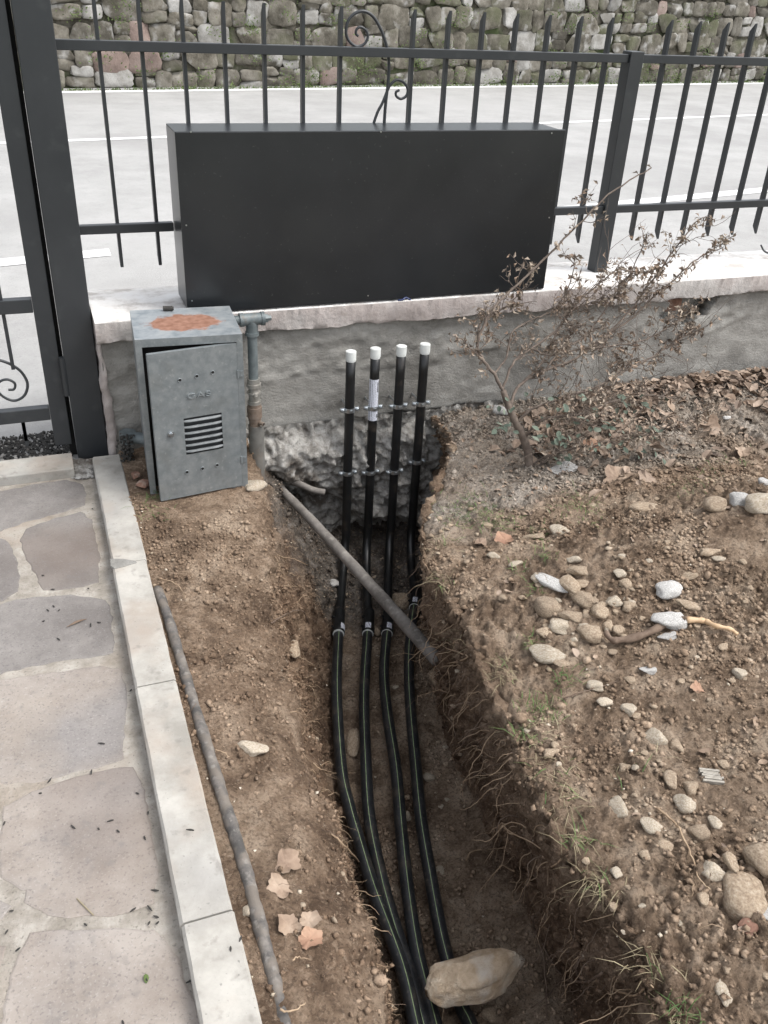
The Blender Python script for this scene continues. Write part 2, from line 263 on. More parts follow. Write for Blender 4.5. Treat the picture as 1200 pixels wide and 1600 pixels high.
# soil: one material; tone attribute says which soil (r dryness, g greyness)
def soil_mat(nm='garden_soil', bumpy=True):
    m = bpy.data.materials.new(nm); m.use_nodes = True; nt = m.node_tree; N = nt.nodes; L = nt.links; b = N['Principled BSDF']
    b.inputs['Roughness'].default_value = 0.95; b.inputs['Specular IOR Level'].default_value = 0.2
    g = N.new('ShaderNodeNewGeometry').outputs['Position']
    at = N.new('ShaderNodeAttribute'); at.attribute_name = 'tone'; sp = N.new('ShaderNodeSeparateColor'); L.new(at.outputs['Color'], sp.inputs[0])
    def noise(s, d=8, r=.68):
        n = N.new('ShaderNodeTexNoise'); n.inputs['Scale'].default_value = s; n.inputs['Detail'].default_value = d; n.inputs['Roughness'].default_value = r; L.new(g, n.inputs['Vector']); return n.outputs['Fac']
    def ramp(f, cs, lo=.38, hi=.62):
        r = N.new('ShaderNodeValToRGB'); e = r.color_ramp.elements
        for i, c in enumerate(cs):
            p = lo + (hi - lo) * i / (len(cs) - 1); el = e[i] if i < 2 else e.new(p); el.position = p; el.color = (*c, 1)
        L.new(f, r.inputs['Fac']); return r.outputs[0]
    def mix(f, a, c2):
        mx = N.new('ShaderNodeMix'); mx.data_type = 'RGBA'
        if isinstance(f, float): mx.inputs[0].default_value = f
        else: L.new(f, mx.inputs[0])
        L.new(a, mx.inputs[6])
        if isinstance(c2, tuple): mx.inputs[7].default_value = (*c2, 1)
        else: L.new(c2, mx.inputs[7])
        return mx.outputs[2]
    n1 = noise(9)
    moist = ramp(n1, [(.092, .058, .038), (.178, .117, .077), (.28, .197, .135)])
    dry = ramp(n1, [(.16, .112, .076), (.285, .21, .148), (.425, .335, .25)])
    grey = ramp(noise(13), [(.18, .152, .125), (.30, .262, .22), (.42, .375, .325)])
    c = mix(sp.outputs[0], moist, dry); c = mix(sp.outputs[1], c, grey)
    rub = ramp(noise(14, 6), [(.06, .05, .042), (.12, .105, .09), (.2, .18, .16)])
    c = mix(sp.outputs[2], c, rub)
    mr = N.new('ShaderNodeMapRange'); mr.inputs[1].default_value = .62; mr.inputs[2].default_value = .72; mr.inputs[4].default_value = .55; L.new(noise(55, 4), mr.inputs[0])
    c = mix(mr.outputs[0], c, (.42, .34, .26))
    mr2 = N.new('ShaderNodeMapRange'); mr2.inputs[1].default_value = .55; mr2.inputs[2].default_value = .75; mr2.inputs[4].default_value = .45; L.new(noise(24, 6), mr2.inputs[0])
    c = mix(mr2.outputs[0], c, (.075, .05, .036))
    mr3 = N.new('ShaderNodeMapRange'); mr3.inputs[1].default_value = .50; mr3.inputs[2].default_value = .62; mr3.inputs[4].default_value = .5; L.new(noise(130, 3, .6), mr3.inputs[0])
    c = mix(mr3.outputs[0], c, (.062, .042, .030))
    mr4 = N.new('ShaderNodeMapRange'); mr4.inputs[1].default_value = .56; mr4.inputs[2].default_value = .66; mr4.inputs[4].default_value = .5; L.new(noise(95, 3, .6), mr4.inputs[0])
    c = mix(mr4.outputs[0], c, (.40, .30, .215))
    L.new(c, b.inputs['Base Color'])
    if not bumpy: return m
    bu = N.new('ShaderNodeBump'); bu.inputs['Strength'].default_value = 1.0; bu.inputs['Distance'].default_value = 0.014; L.new(noise(48, 9, .75), bu.inputs['Height'])
    bu2 = N.new('ShaderNodeBump'); bu2.inputs['Strength'].default_value = 0.8; bu2.inputs['Distance'].default_value = 0.006; L.new(noise(170, 5, .75), bu2.inputs['Height'])
    L.new(bu.outputs[0], bu2.inputs['Normal']); L.new(bu2.outputs[0], b.inputs['Normal']); return m
M['soil'] = soil_mat(); M['crumb'] = soil_mat('soil_crumb', False)
# ------------------------------------------------------------------ distant ground and road
def lineY(x, c): return c + 0.18 * x
def sheet(name, x0, x1, y0, y1, z, m, kind='structure', skew=0):
    b = MB(); b.add([(x0, y0 + skew * x0, z), (x1, y0 + skew * x1, z), (x1, y1 + skew * x1, z), (x0, y1 + skew * x0, z)], [(0, 1, 2, 3)])
    return tag(b.build(name, m), kind=kind)
b = MB()   # country ground, with an opening where the garden and paving lie
X0, X1, Y0, Y1 = -4.0, 7.0, -3.0, 3.30
for (a, c, d, e) in ((-400, 400, -400, Y0), (-400, X0, Y0, Y1), (X1, 400, Y0, Y1)):
    b.add([(a, d, -.04), (c, d, -.04), (c, e, -.04), (a, e, -.04)], [(0, 1, 2, 3)])
b.add([(-400, Y1, -.04), (400, Y1, -.04), (400, 400, -.04), (-400, 400, -.04)], [(0, 1, 2, 3)])
tag(b.build('ground', M['hill']), kind='structure')
b = MB(); b.add([(-60, 3.14, -.012), (60, 3.14, -.012), (60, 15.2 + .18 * 60, -.012), (-60, 15.2 - .18 * 60, -.012)], [(0, 1, 2, 3)])
tag(b.build('road', M['asphalt']), kind='structure')
def mark(name, segs, c, wd):
    b = MB()
    for x0, x1 in segs:
        n = max(1, int((x1 - x0) / .25)) if x1 - x0 < 40 else 100
        for i in range(n):
            xa, xb = x0 + (x1 - x0) * i / n, x0 + (x1 - x0) * (i + 1) / n
            b.add([(xa, lineY(xa, c), -.008), (xb, lineY(xb, c), -.008), (xb, lineY(xb, c + wd), -.008), (xa, lineY(xa, c + wd), -.008)], [(0, 1, 2, 3)])
    return tag(b.build(name, M['linepaint']), kind='structure')
mark('road_centre_line', [(-40, 50)], 10.3, .13)
mark('road_far_edge_line', [(-40, 50)], 14.42, .22)
mark('road_near_edge_line', [(-14, -6), (-4, .42), (1.8, 40)], 5.88, .17)
# ------------------------------------------------------------------ far rubble stone wall
def ico(sub):
    bm = bmesh.new(); bmesh.ops.create_icosphere(bm, subdivisions=sub, radius=1.0)
    v = np.array([p.co[:] for p in bm.verts]); f = [tuple(q.index for q in p.verts) for p in bm.faces]; bm.free(); return v, f
ICO = {k: ico(k) for k in (1, 2, 3, 4)}
def rock_mesh(name, m, seed, sub=2, boxy=0.0, rough=.16, cuts=5, facet=False):
    v, f = ICO[sub]; v = v.copy(); r = np.random.default_rng(seed)
    if boxy:
        p = 2 + boxy * 6; n = (np.abs(v) ** p).sum(1) ** (1 / p); v = v / n[:, None]
    for k in range(cuts):
        d = r.normal(size=3); d /= np.linalg.norm(d); h = r.uniform(.55, .85); t = v @ d - h; v -= np.outer(np.where(t > 0, t * .88, 0), d)
    v = v * (1 + rough * fbm(v, 1.6, 3, seed)[:, None])
    if sub >= 3: v = v * (1 + .035 * fbm(v, 7, 3, seed + 9)[:, None])
    v /= np.abs(v).max(0)
    me = bpy.data.meshes.new(name); me.from_pydata(v.tolist(), [], f); me.materials.append(m)
    if not facet: me.polygons.foreach_set('use_smooth', [True] * len(me.polygons))
    return me
wall_far = MB()
sd_ = Vector((1, .18, 0)).normalized(); nd_ = Vector((.18, -1, 0)).normalized()
P0 = Vector((0, 14.9, 0))
def wf(s, d, z): p = P0 + sd_ * s + nd_ * (-d); return Vector((p.x, p.y, z))
a = [wf(-30, .12, -.05), wf(45, .12, -.05), wf(45, .6, -.05), wf(-30, .6, -.05)]; t = [Vector((p.x, p.y, 2.55)) for p in a]
wall_far.add(a + t, [(0, 1, 5, 4), (1, 2, 6, 5), (2, 3, 7, 6), (3, 0, 4, 7), (4, 5, 6, 7), (0, 3, 2, 1)])
fw = thing('retaining_wall', 'old mossy rubble stone wall along the far side of the road', 'stone wall', (6, 16, 0))
wall_far.build('mortar_core', M['farmortar'], fw)
WS = [rock_mesh('wall_stone', M['farstone'], 100 + i, 3, .8, .11, 3) for i in range(12)]
WSr = [rock_mesh('wall_stone_red', M['farstonered'], 130 + i, 3, .8, .11, 3) for i in range(3)]
WSp = [rock_mesh('wall_stone_pale', M['farstonepale'], 140 + i, 3, .8, .11, 3) for i in range(4)]
rs = random.Random(3)
stones = []
z = -.03; row = 0
while z < 2.45:
    h = rs.uniform(.24, .39); s = -24 + rs.uniform(0, .3)
    while s < 40:
        wd = rs.choice([rs.uniform(.22, .4), rs.uniform(.36, .66)]); g = .011
        zz = z + .035 * math.sin(s * 1.7 + row * 2.1) + rs.uniform(-.015, .015)
        if h > .26 and rs.random() < .3 and wd < .45:
            hh = h * rs.uniform(.4, .6)
            stones.append((s + wd / 2, zz + hh / 2, wd, hh)); stones.append((s + wd / 2 + .01, zz + hh + (h - hh) / 2, wd * .92, h - hh))
        else: stones.append((s + wd / 2, zz + h / 2, wd, h * rs.uniform(.92, 1.1)))
        s += wd
    z += h; row += 1
vis = [q for q in stones if -1.0 < q[0] < 16.6 and q[1] < 1.62]
vis.sort(key=lambda q: -(q[2] * q[3])); vis = vis[:300]; vs_ = set(vis)
rest = MB()
for q in stones:
    s, zc, wd, h = q; c = wf(s, .10, zc); ty = rs.random()
    me = rs.choice(WSr) if ty < .035 else rs.choice(WSp) if ty < .19 else rs.choice(WS)
    ang = math.atan2(.18, 1); sc = (wd / 2 + .016, .055 + rs.uniform(0, .022), h / 2 + .016); tl = rs.uniform(-.12, .12); fl = rs.choice([0, math.pi])
    if q in vs_:
        o = bpy.data.objects.new('stone', me); COL.objects.link(o); o.parent = fw
        o.location = c - org(fw); o.rotation_euler = (0, tl + fl, ang); o.scale = sc
    elif -8 < s < 26:
        mt = Matrix.Translation(c) @ Matrix.Rotation(ang, 4, 'Z') @ Matrix.Rotation(tl + fl, 4, 'Y') @ Matrix.Diagonal((*sc, 1))
        v1, f1 = ICO[1]; rest.add([mt @ Vector(tuple(p)) for p in v1 * (np.abs(v1) ** 5).sum(1)[:, None] ** (-1 / 5)], f1)
tag(rest.build('far_stones', M['farstone'], fw, smooth=True), kind='stuff')
# tufts of greenery rooted in the joints
mo = MB(); rm = random.Random(5)
spots = [(rm.uniform(-1, 17), max(.02, rm.gauss(.15, .4) if rm.random() < .55 else rm.uniform(0, 1.6))) for _ in range(150)]
for (s, zc) in spots:
    for k in range(rm.randint(15, 70)):
        p = wf(s + rm.gauss(0, .11), -.04 - rm.random() * .05, max(0, zc + rm.gauss(0, .06)))
        d = Vector((rm.uniform(-1, 1), rm.uniform(-1, -.1), rm.uniform(-.4, 1))).normalized() * rm.uniform(.02, .055); e = d.orthogonal().normalized() * rm.uniform(.007, .018)
        mo.add([p, p + d * .5 + e, p + d, p + d * .5 - e], [(0, 1, 2, 3)])
tag(mo.build('joint_greenery', M['moss'], fw), kind='stuff')
vb = MB(); rv = random.Random(8)    # weeds and litter at the foot of the far wall
for k in range(2600):
    s = rv.uniform(-2, 18); p = wf(s, -.12 - rv.random() * .12, -.01); d = Vector((rv.uniform(-1, 1), rv.uniform(-1, 1), rv.uniform(.2, 1))).normalized() * rv.uniform(.02, .07); e = d.orthogonal().normalized() * rv.uniform(.006, .014)
    vb.add([p - e, p + e, p + d], [(0, 1, 2)])
tag(vb.build('verge_weeds', M['moss']), 'low green weeds along the foot of the far stone wall', 'weeds', kind='stuff')
hb = MB(); hs_ = [wf(-60, .5, 2.5), wf(80, .5, 2.5), wf(80, 200, 40), wf(-60, 200, 40)]; hb.add(hs_, [(0, 1, 2, 3)])
tag(hb.build('hillside', M['hill']), kind='structure')
# ------------------------------------------------------------------ garden soil with the trench
def key(y, ks): return np.interp(y, [k[0] for k in ks], [k[1] for k in ks])
K_RL = [(-3, .40), (.3, .395), (.8, .405), (1.06, .42), (1.4, .45), (1.9, .475), (2.2, .50), (2.45, .56), (2.7, .625), (3.16, .635)]
K_BL = [(-3, .45), (.3, .46), (.8, .49), (1.1, .535), (1.4, .575), (1.9, .645), (2.2, .74), (2.5, .82), (2.75, .95), (3.16, 1.02)]
K_RR = [(-3, .82), (.7, .83), (1.0, .85), (1.5, .905), (1.75, .94), (2.05, .975), (2.2, 1.02), (2.33, 1.09), (2.58, 1.27), (2.7, 1.36), (2.9, 1.43), (3.16, 1.46)]
K_BR = [(-3, .94), (.7, .95), (1.0, .985), (1.5, 1.02), (1.75, 1.04), (2.05, 1.075), (2.33, 1.18), (2.58, 1.33), (2.7, 1.40), (2.9, 1.45), (3.16, 1.48)]
ys = np.concatenate([np.linspace(-3.0, .3, 36)[:-1], np.arange(.3, 3.16, .0072)])
nA, nB, nC, nD = 34, 62, 46, 70
tE = np.concatenate([np.arange(0, 1.75, .0075), np.geomspace(1.75, 6.1, 70)[1:]]); nE = len(tE)
rl = key(ys, K_RL) + .018 * fbm(np.stack([ys, ys * 0, ys * 0], 1), 5, 3, 1)
bl = key(ys, K_BL); rr = key(ys, K_RR) + .022 * fbm(np.stack([ys, ys * 0, ys * 0], 1), 6, 3, 2); br = key(ys, K_BR)
zf = np.interp(ys, [-3, 2.6, 2.8, 2.95, 3.16], [-.6, -.6, -.585, -.54, -.45])
def field_z(x, y):
    base = np.interp(y, [0, 2.2, 2.7, 3.1], [.07, .08, .06, .055])
    m = .25 * np.exp(-((x - 2.05) / .62) ** 2 - ((y - 1.65) / .42) ** 2) + .07 * np.exp(-((x - 1.45) / .35) ** 2 - ((y - .75) / .45) ** 2)
    m2 = .05 * np.exp(-((x - 1.3) / .25) ** 2 - ((y - 1.75) / .2) ** 2)
    return base + m + m2 + .03 * sm((y - 2.5) / .5) * sm((x - 1.9) / .5)
zl = np.interp(ys, [-3, .5, 1.5, 2.1, 2.45, 2.75, 3.16], [-.07, -.07, -.085, -.075, -.03, .03, .04]) + .02 * fbm(np.stack([ys, ys * 0, ys * 0], 1), 4, 3, 8)
zk = np.interp(ys, [-3, 1.0, 2.4, 2.75, 3.16], [.015, .015, .03, .05, .05])
cols = []; reg = []
for i in range(nA):
    t = i / nA; cols.append(np.stack([.1655 + (rl - .1655) * t, ys, zk + (zl - zk) * t ** 2.2], 1)); reg.append(0)
for i in range(nB):
    t = i / nB; back = sm((ys - 2.2) / .4)
    sz = t * (1 - back) + (t ** .85) * back; sx = (t ** 1.25) * (1 - back) + t * back
    cols.append(np.stack([rl + (bl - rl) * sx, ys, zl + (zf - zl) * (0.35 * sm(sz) + .65 * sz)], 1)); reg.append(1)
for i in range(nC):
    t = i / nC; dish = .03 * (1 - 4 * (t - .5) ** 2)
    lf = .0 * ys
    cols.append(np.stack([bl + (br - bl) * t, ys, zf - dish + lf], 1)); reg.append(2)
zr = field_z(rr, ys)
for i in range(nD):
    t = i / nD; cols.append(np.stack([br + (rr - br) * (t ** .8) + .02 * math.sin(t * math.pi), ys, zf + (zr - zf) * (t * .8 + .2 * sm(t))], 1)); reg.append(3)
for d in tE:
    x = rr + d; e = np.exp(-d / .03) * .03
    cols.append(np.stack([x, ys, field_z(x, ys) - e], 1)); reg.append(4)
G = np.stack(cols, 1)                      # rows, cols, 3
reg = np.array(reg); NR, NC = G.shape[:2]
du = np.gradient(G, axis=1); dv = np.gradient(G, axis=0); Nn = np.cross(du, dv); Nn /= np.linalg.norm(Nn, axis=2)[..., None] + 1e-9
def blur(w, k):
    ker = np.ones(k) / k; return np.array(np.convolve(np.pad(w, k // 2, 'edge'), ker, 'valid'))
amp_big = blur(np.where(reg == 0, .008, np.where(reg == 1, .022, np.where(reg == 2, .010, np.where(reg == 3, .026, .012)))), 15)[:NC]
amp_sm = blur(np.where(reg == 0, .007, np.where(reg == 1, .013, np.where(reg == 2, .011, np.where(reg == 3, .014, .013)))), 9)[:NC]
big = fbm(G, 9, 3, 11); clod = .55 * (1 - 2 * np.abs(fbm(G, 22, 3, 21))) + .55 * np.maximum(0, fbm(G, 42, 3, 23)) * 1.6 - .3; fine = fbm(G, 75, 3, 31)
strata = fbm(G * np.array([1, 1, 5.0]), 7, 3, 61); spade = -np.abs(fbm(G * np.array([1, 1, .18]), 10, 2, 63))
patch = .4 + .6 * sm(fbm(G, 3.0, 2, 41) * .8 + .5)
wallm = blur(np.where(reg == 3, 1., np.where(reg == 1, .6, 0.)), 11)[:NC]
D = amp_big * big + amp_sm * (clod * 1.0 + fine * 1.05) * patch + wallm * (.010 * strata + .022 * spade)
edge = np.minimum(1, np.arange(NC) / 6.0)
G = G + Nn * (D * edge)[..., None]
G[..., 1] = np.minimum(G[..., 1], 3.2)
me = bpy.data.meshes.new('garden_soil')
idx = np.arange(NR * NC).reshape(NR, NC)
q = np.stack([idx[:-1, :-1], idx[:-1, 1:], idx[1:, 1:], idx[1:, :-1]], -1).reshape(-1, 4)
me.vertices.add(NR * NC); me.vertices.foreach_set('co', G.reshape(-1))
me.loops.add(q.size); me.loops.foreach_set('vertex_index', q.reshape(-1))
me.polygons.add(len(q)); me.polygons.foreach_set('loop_start', np.arange(0, q.size, 4)); me.polygons.foreach_set('loop_total', np.full(len(q), 4))
me.update(calc_edges=True); me.polygons.foreach_set('use_smooth', np.ones(len(q), bool)); me.materials.append(M['soil'])
# which soil: freshly dug and moist on the trench sides, floor lightened, dry spoil, grey trodden earth by the wall, rubble fill at the footing
x_, y_, z_ = G[..., 0], G[..., 1], G[..., 2]; nz = fbm(G, 4, 4, 51) * .35
depth = sm((.02 - z_) / .35)
dry = np.clip(.55 - .65 * depth + nz * .8, 0, 1)
R_ = np.broadcast_to(reg, (NR, NC))
dry = np.where(R_ == 4, np.clip(.84 + nz * 1.1 - .45 * sm((x_ - 1.5) / .5) * sm((1.25 - y_) / .5), 0, 1), dry)
dry = np.where(R_ == 3, np.clip(dry * .8 + .12, 0, 1), dry); dry = np.where(R_ == 2, np.clip(1.1 + nz * .6, 0, 1), dry)  # floor pushed to the pale dry tone, brightening the trench by colour
grey = np.where(R_ == 4, sm((y_ - 2.05 - .1 * (x_ - 1.2) + nz * .5) / .3), 0) * np.clip(.85 + nz, 0, 1)
grey = grey * np.where(R_ == 4, 1, 0)
rub = np.where((R_ == 2) | (R_ == 1), sm((y_ - 2.45 + nz * .4) / .25) * sm((.02 - z_) / .15), 0)
tone = np.stack([dry, grey, rub, np.ones_like(dry)], -1).reshape(-1)
ca = me.color_attributes.new('tone', 'FLOAT_COLOR', 'POINT'); ca.data.foreach_set('color', tone)
ground = bpy.data.objects.new('garden_soil', me); COL.objects.link(ground); tag(ground, kind='structure')
BV = BVHTree.FromPolygons([tuple(p) for p in G.reshape(-1, 3).tolist()], q.tolist())
def hit(u, v):
    d = ray(u, v).normalized(); r = BV.ray_cast(EYE, d)
    return (r[0], r[1], (r[0] - EYE).dot(RM @ Vector((0, 0, -1)))) if r[0] else (onz(u, v, .05), Vector((0, 0, 1)), 2.5)
def gz(x, y):
    r = BV.ray_cast(Vector((x, y, 2)), Vector((0, 0, -1))); return r[0].z if r[0] else 0.0
# crumbs and pebbles scattered over the soil
V = G.reshape(-1, 3); NV = Nn.reshape(-1, 3); RG = R_.reshape(-1)
def scatter(name, label, cat, m, n, wts, smin, smax, seed, powr=2.2, sub=0, flatn=.7, cluster=0):
    r = np.random.default_rng(seed); ok = (V[:, 1] > .35) & (V[:, 0] < 3.6)
    p = wts[RG] * ok
    if cluster: p = p * np.clip(fbm(V, cluster, 3, seed) * 1.2 + .25, 0.02, None)
    # area weight
    A = np.linalg.norm(np.cross(du, dv), axis=2).reshape(-1); p = p * A; p /= p.sum()
    ids = r.choice(len(V), n, p=p); bv, bf = (np.array([(1, 0, 0), (-1, 0, 0), (0, 1, 0), (0, -1, 0), (0, 0, 1), (0, 0, -1)], float), [(0, 2, 4), (2, 1, 4), (1, 3, 4), (3, 0, 4), (2, 0, 5), (1, 2, 5), (3, 1, 5), (0, 3, 5)]) if sub == 0 else ICO[sub]
    nb = len(bv); sz = smin + (smax - smin) * r.random(n) ** powr * 1.0
    base = bv[None] * (1 + .35 * r.normal(size=(n, nb, 1)) * (.7 if sub == 0 else .5)) * (sz[:, None] * r.uniform(.6, 1.25, (n, 3)) * np.array([1, 1, flatn]))[:, None, :]
    a = r.uniform(0, 6.28, n); ca_, sa = np.cos(a)[:, None], np.sin(a)[:, None]
    X = base[..., 0] * ca_ - base[..., 1] * sa; Y = base[..., 0] * sa + base[..., 1] * ca_; base[..., 0] = X; base[..., 1] = Y
    P = V[ids] + (r.random((n, 3)) - .5) * .006 + NV[ids] * (sz * .25)[:, None]
    vv = (base + P[:, None, :]).reshape(-1, 3); fa = np.array(bf)[None] + (np.arange(n) * nb)[:, None, None]; fa = fa.reshape(-1, 3)
    me = bpy.data.meshes.new(name); me.vertices.add(len(vv)); me.vertices.foreach_set('co', vv.reshape(-1)); me.loops.add(fa.size); me.loops.foreach_set('vertex_index', fa.reshape(-1))
    me.polygons.add(len(fa)); me.polygons.foreach_set('loop_start', np.arange(0, fa.size, 3)); me.polygons.foreach_set('loop_total', np.full(len(fa), 3)); me.update(calc_edges=True)
    me.materials.append(m)
    if m is M['crumb']:
        tn = tone.reshape(-1, 4)[ids]; c4 = np.repeat(tn, nb, 0).copy(); ca = me.color_attributes.new('tone', 'FLOAT_COLOR', 'POINT'); ca.data.foreach_set('color', c4.reshape(-1))
    o = bpy.data.objects.new(name, me); COL.objects.link(o); return tag(o, label, cat, kind='stuff')
scatter('soil_crumbs', 'loose crumbs of brown soil over the banks and the trench', 'soil', M['crumb'], 70000, np.array([.9, 1.3, 1.3, .8, 1.5]), .0012, .0105, 1, 3.2, 0, .75, 5)
scatter('soil_clods', 'bigger lumps of earth in the spoil on the right', 'soil', M['crumb'], 320, np.array([.12, .4, .8, .3, 1.5]), .005, .019, 2, 2.8, 1, .65, 3)
scatter('pebbles', 'small tan pebbles strewn over the soil', 'pebbles', M['rock'], 1500, np.array([.35, .35, .9, .12, 1.5]), .002, .0115, 3, 2.8, 1, .6, 4)
scatter('pale_grit', 'tiny pale bits of stone in the soil', 'grit', M['rockpale'], 1700, np.array([.6, .6, 1.2, .25, 1.3]), .0015, .0065, 4, 2.0, 0, .6, 0)
# ------------------------------------------------------------------ paving and kerb
b = MB(); b.add([(-4, -3, -.0012), (.07, -3, -.0012), (.07, 3.14, -.0012), (-4, 3.14, -.0012)], [(0, 1, 2, 3)])
pav = tag(b.build('pavement', M['mortar']), kind='structure')
SL = [
 [(-80, 790), (0, 768), (60, 756), (104, 750), (128, 757), (134, 772), (131, 789), (95, 800), (40, 815), (0, 829), (-80, 850)],
 [(43, 826), (85, 811), (126, 800), (140, 812), (148, 840), (154, 872), (153, 910), (112, 919), (68, 921), (58, 896), (42, 874), (33, 845)],
 [(-80, 862), (-30, 848), (2, 842), (14, 851), (25, 880), (29, 900), (24, 924), (4, 938), (-40, 952), (-80, 960)],
 [(-90, 985), (0, 945), (50, 934), (110, 930), (164, 937), (172, 955), (175, 1020), (150, 1024), (112, 1028), (50, 1040), (0, 1051), (-90, 1075)],
 [(-100, 1090), (0, 1064), (60, 1055), (112, 1048), (160, 1041), (188, 1047), (196, 1080), (192, 1130), (190, 1186), (160, 1194), (130, 1203), (75, 1217), (10, 1222), (-40, 1205), (-100, 1210)],
 [(9, 1260), (40, 1243), (76, 1230), (150, 1207), (208, 1200), (224, 1244), (229, 1277), (240, 1322), (245, 1371), (236, 1411), (205, 1420), (169, 1427), (120, 1430), (75, 1427), (38, 1409), (45, 1391), (4, 1367), (0, 1320)],
 [(-140, 1250), (-60, 1236), (-14, 1262), (-16, 1310), (-22, 1360), (-60, 1390), (-150, 1400)],
 [(-150, 1425), (-50, 1405), (0, 1410), (13, 1421), (0, 1434), (-30, 1446), (-90, 1500), (-170, 1520)],
 [(50, 1458), (100, 1455), (150, 1454), (240, 1457), (262, 1480), (277, 1499), (282, 1530), (304, 1570), (318, 1620), (326, 1680), (240, 1720), (120, 1730), (10, 1720), (2, 1640), (6, 1600), (16, 1540), (34, 1490)],
 [(-180, 1550), (-60, 1480), (-24, 1470), (8, 1480), (-12, 1540), (-26, 1620), (-34, 1720), (-180, 1720)]]
rp = random.Random(4)
def slab(poly, zt=.0):
    c = sum((Vector(p) for p in poly), Vector()) / len(poly); pts = []
    for i in range(len(poly)):           # ragged outline
        a, d = Vector(poly[i]), Vector(poly[(i + 1) % len(poly)]); L_ = (d - a).length; n = max(1, int(L_ / .014)); n = min(n, 26)
        for k in range(n):
            p = a.lerp(d, k / n); nn = Vector((d.y - a.y, a.x - d.x, 0)).normalized(); j = float(fbm([[p.x, p.y, 0]], 38, 3, 77)[0])
            pts.append(p + nn * (.0045 * j + .004))
    b = MB(); n = len(pts); out = [(p.x, p.y, -.006) for p in pts]; mid = [(p.x, p.y, zt - .0016) for p in pts]; top = [((p - c) * (1 - .0045 / max(.02, (p - c).length)) + c) for p in pts]; top = [(p.x, p.y, zt) for p in top]
    b.add(out + mid + top, [(i, (i + 1) % n, n + (i + 1) % n, n + i) for i in range(n)] + [(n + i, n + (i + 1) % n, 2 * n + (i + 1) % n, 2 * n + i) for i in range(n)] + [tuple(2 * n + i for i in range(n))])
    o = b.build('slab', M['slabgrey'] if c.y > 1.9 else M['slab'], pav, origin=(c.x, c.y, 0)); return o
def area(poly): return sum(poly[i].x * poly[(i + 1) % len(poly)].y - poly[(i + 1) % len(poly)].x * poly[i].y for i in range(len(poly)))
for P in SL:
    w_ = [onz(u, v, 0) for u, v in P]
    if area(w_) < 0: w_ = w_[::-1]
    slab(w_, .0012 + rp.uniform(-.0008, .0012))
for i in range(7):                       # the paving goes on to the left and towards the viewer
    for j in range(13):
        cx, cy = -3.6 + i * .52, -2.7 + j * .45
        if cx > -.55 and cy > .55: continue
        if cx > -.3 and cy > .3: continue
        n = 9; pl = [Vector((cx + .24 * math.cos(t * 6.283 / n) * rp.uniform(.85, 1.05), cy + .205 * math.sin(t * 6.283 / n) * rp.uniform(.85, 1.08), 0)) for t in range(n)]
        slab(pl, .001)
# kerb: four lengths of cast stone end to end
kb = thing('kerb', 'pale cast stone kerb between the paving and the trench bank', 'kerb', (.115, 1, 0))
ycut = [3.05, onz(190, 880, .05).y, onz(245, 1068, .05).y, onz(300, 1440, .05).y, .35, -.6, -1.6, -3]
for i in range(len(ycut) - 1):
    y1, y0 = ycut[i] - .002, ycut[i + 1] + .002; n = max(4, int((y1 - y0) / .02)); b = MB(); prof = [(.066, -.05), (.066, .044), (.071, .050), (.1615, .050), (.1665, .045), (.1665, -.05)]
    vs = []; jz = rp.uniform(-.0015, .0015); jx = rp.uniform(-.0015, .0015)
    for k in range(n + 1):
        yy = y0 + (y1 - y0) * k / n
        for (px, pz) in prof:
            nzv = float(fbm([[px * 5, yy, pz]], 22, 3, 5)[0]) * .0011
            vs.append((px + jx + (nzv if pz > 0 else 0), yy, pz + jz + (nzv * .6 if pz > 0 else 0)))
    m_ = len(prof); fs = [(k * m_ + j, k * m_ + j + 1, (k + 1) * m_ + j + 1, (k + 1) * m_ + j) for k in range(n) for j in range(m_ - 1)]
    fs = [f_[::-1] for f_ in fs]; fs += [tuple(range(m_)), tuple(n * m_ + j for j in range(m_))[::-1]]
    b.add(vs, fs); b.build('kerb_stone', M['kerb'], kb, origin=(.115, (y0 + y1) / 2, 0))
b = MB()                                  # grey mortar patch in the first kerb joint
pp = [(172, 873), (192, 873), (211, 876), (214, 879), (198, 884), (180, 889), (173, 884)]
w_ = [onz(u, v, .0522) for u, v in pp]; w_ = w_ if area(w_) > 0 else w_[::-1]
b.add([(p.x, p.y, .049) for p in w_] + [tuple(p) for p in w_], [tuple(range(7, 14))] + [(i, (i + 1) % 7, 7 + (i + 1) % 7, 7 + i) for i in range(7)]); b.build('joint_patch', M['plaster'], kb)
# threshold slab under the gate
b = MB(); b.box((-1.35, 3.005, -.004), (.0, 3.135, .036)); tag(b.build('threshold', M['kerb'], origin=(-.6, 3.05, 0), bevel=.004), kind='structure')
def lump(name, label, cat, m, c, s, seed, sub=3, rot=0, rough=.2, group=None, boxy=0., cuts=5, parent=None, facet=False):
    me = rock_mesh(name, m, seed, sub, boxy, rough, cuts, facet); o = bpy.data.objects.new(name, me); COL.objects.link(o); o.location = c; o.scale = s; o.rotation_euler = (0, 0, rot)
    if label: tag(o, label, cat, group)
    return o
b = MB(); rq = random.Random(12)
for k in range(170):                      # crumbling dark mortar and grit where gate post, threshold and kerb meet
    p = Vector((rq.gauss(.025, .028), rq.uniform(2.98, 3.13), 0)); s = rq.uniform(.004, .018)
    v1, f1 = ICO[1]; b.add([p + Vector((q_[0] * s * rq.uniform(.8, 1.2), q_[1] * s, abs(q_[2]) * s * .9)) for q_ in v1], f1)
tag(b.build('broken_mortar', M['footing']), 'crumbled grey mortar at the foot of the gate post', 'mortar', kind='stuff')
b = MB()
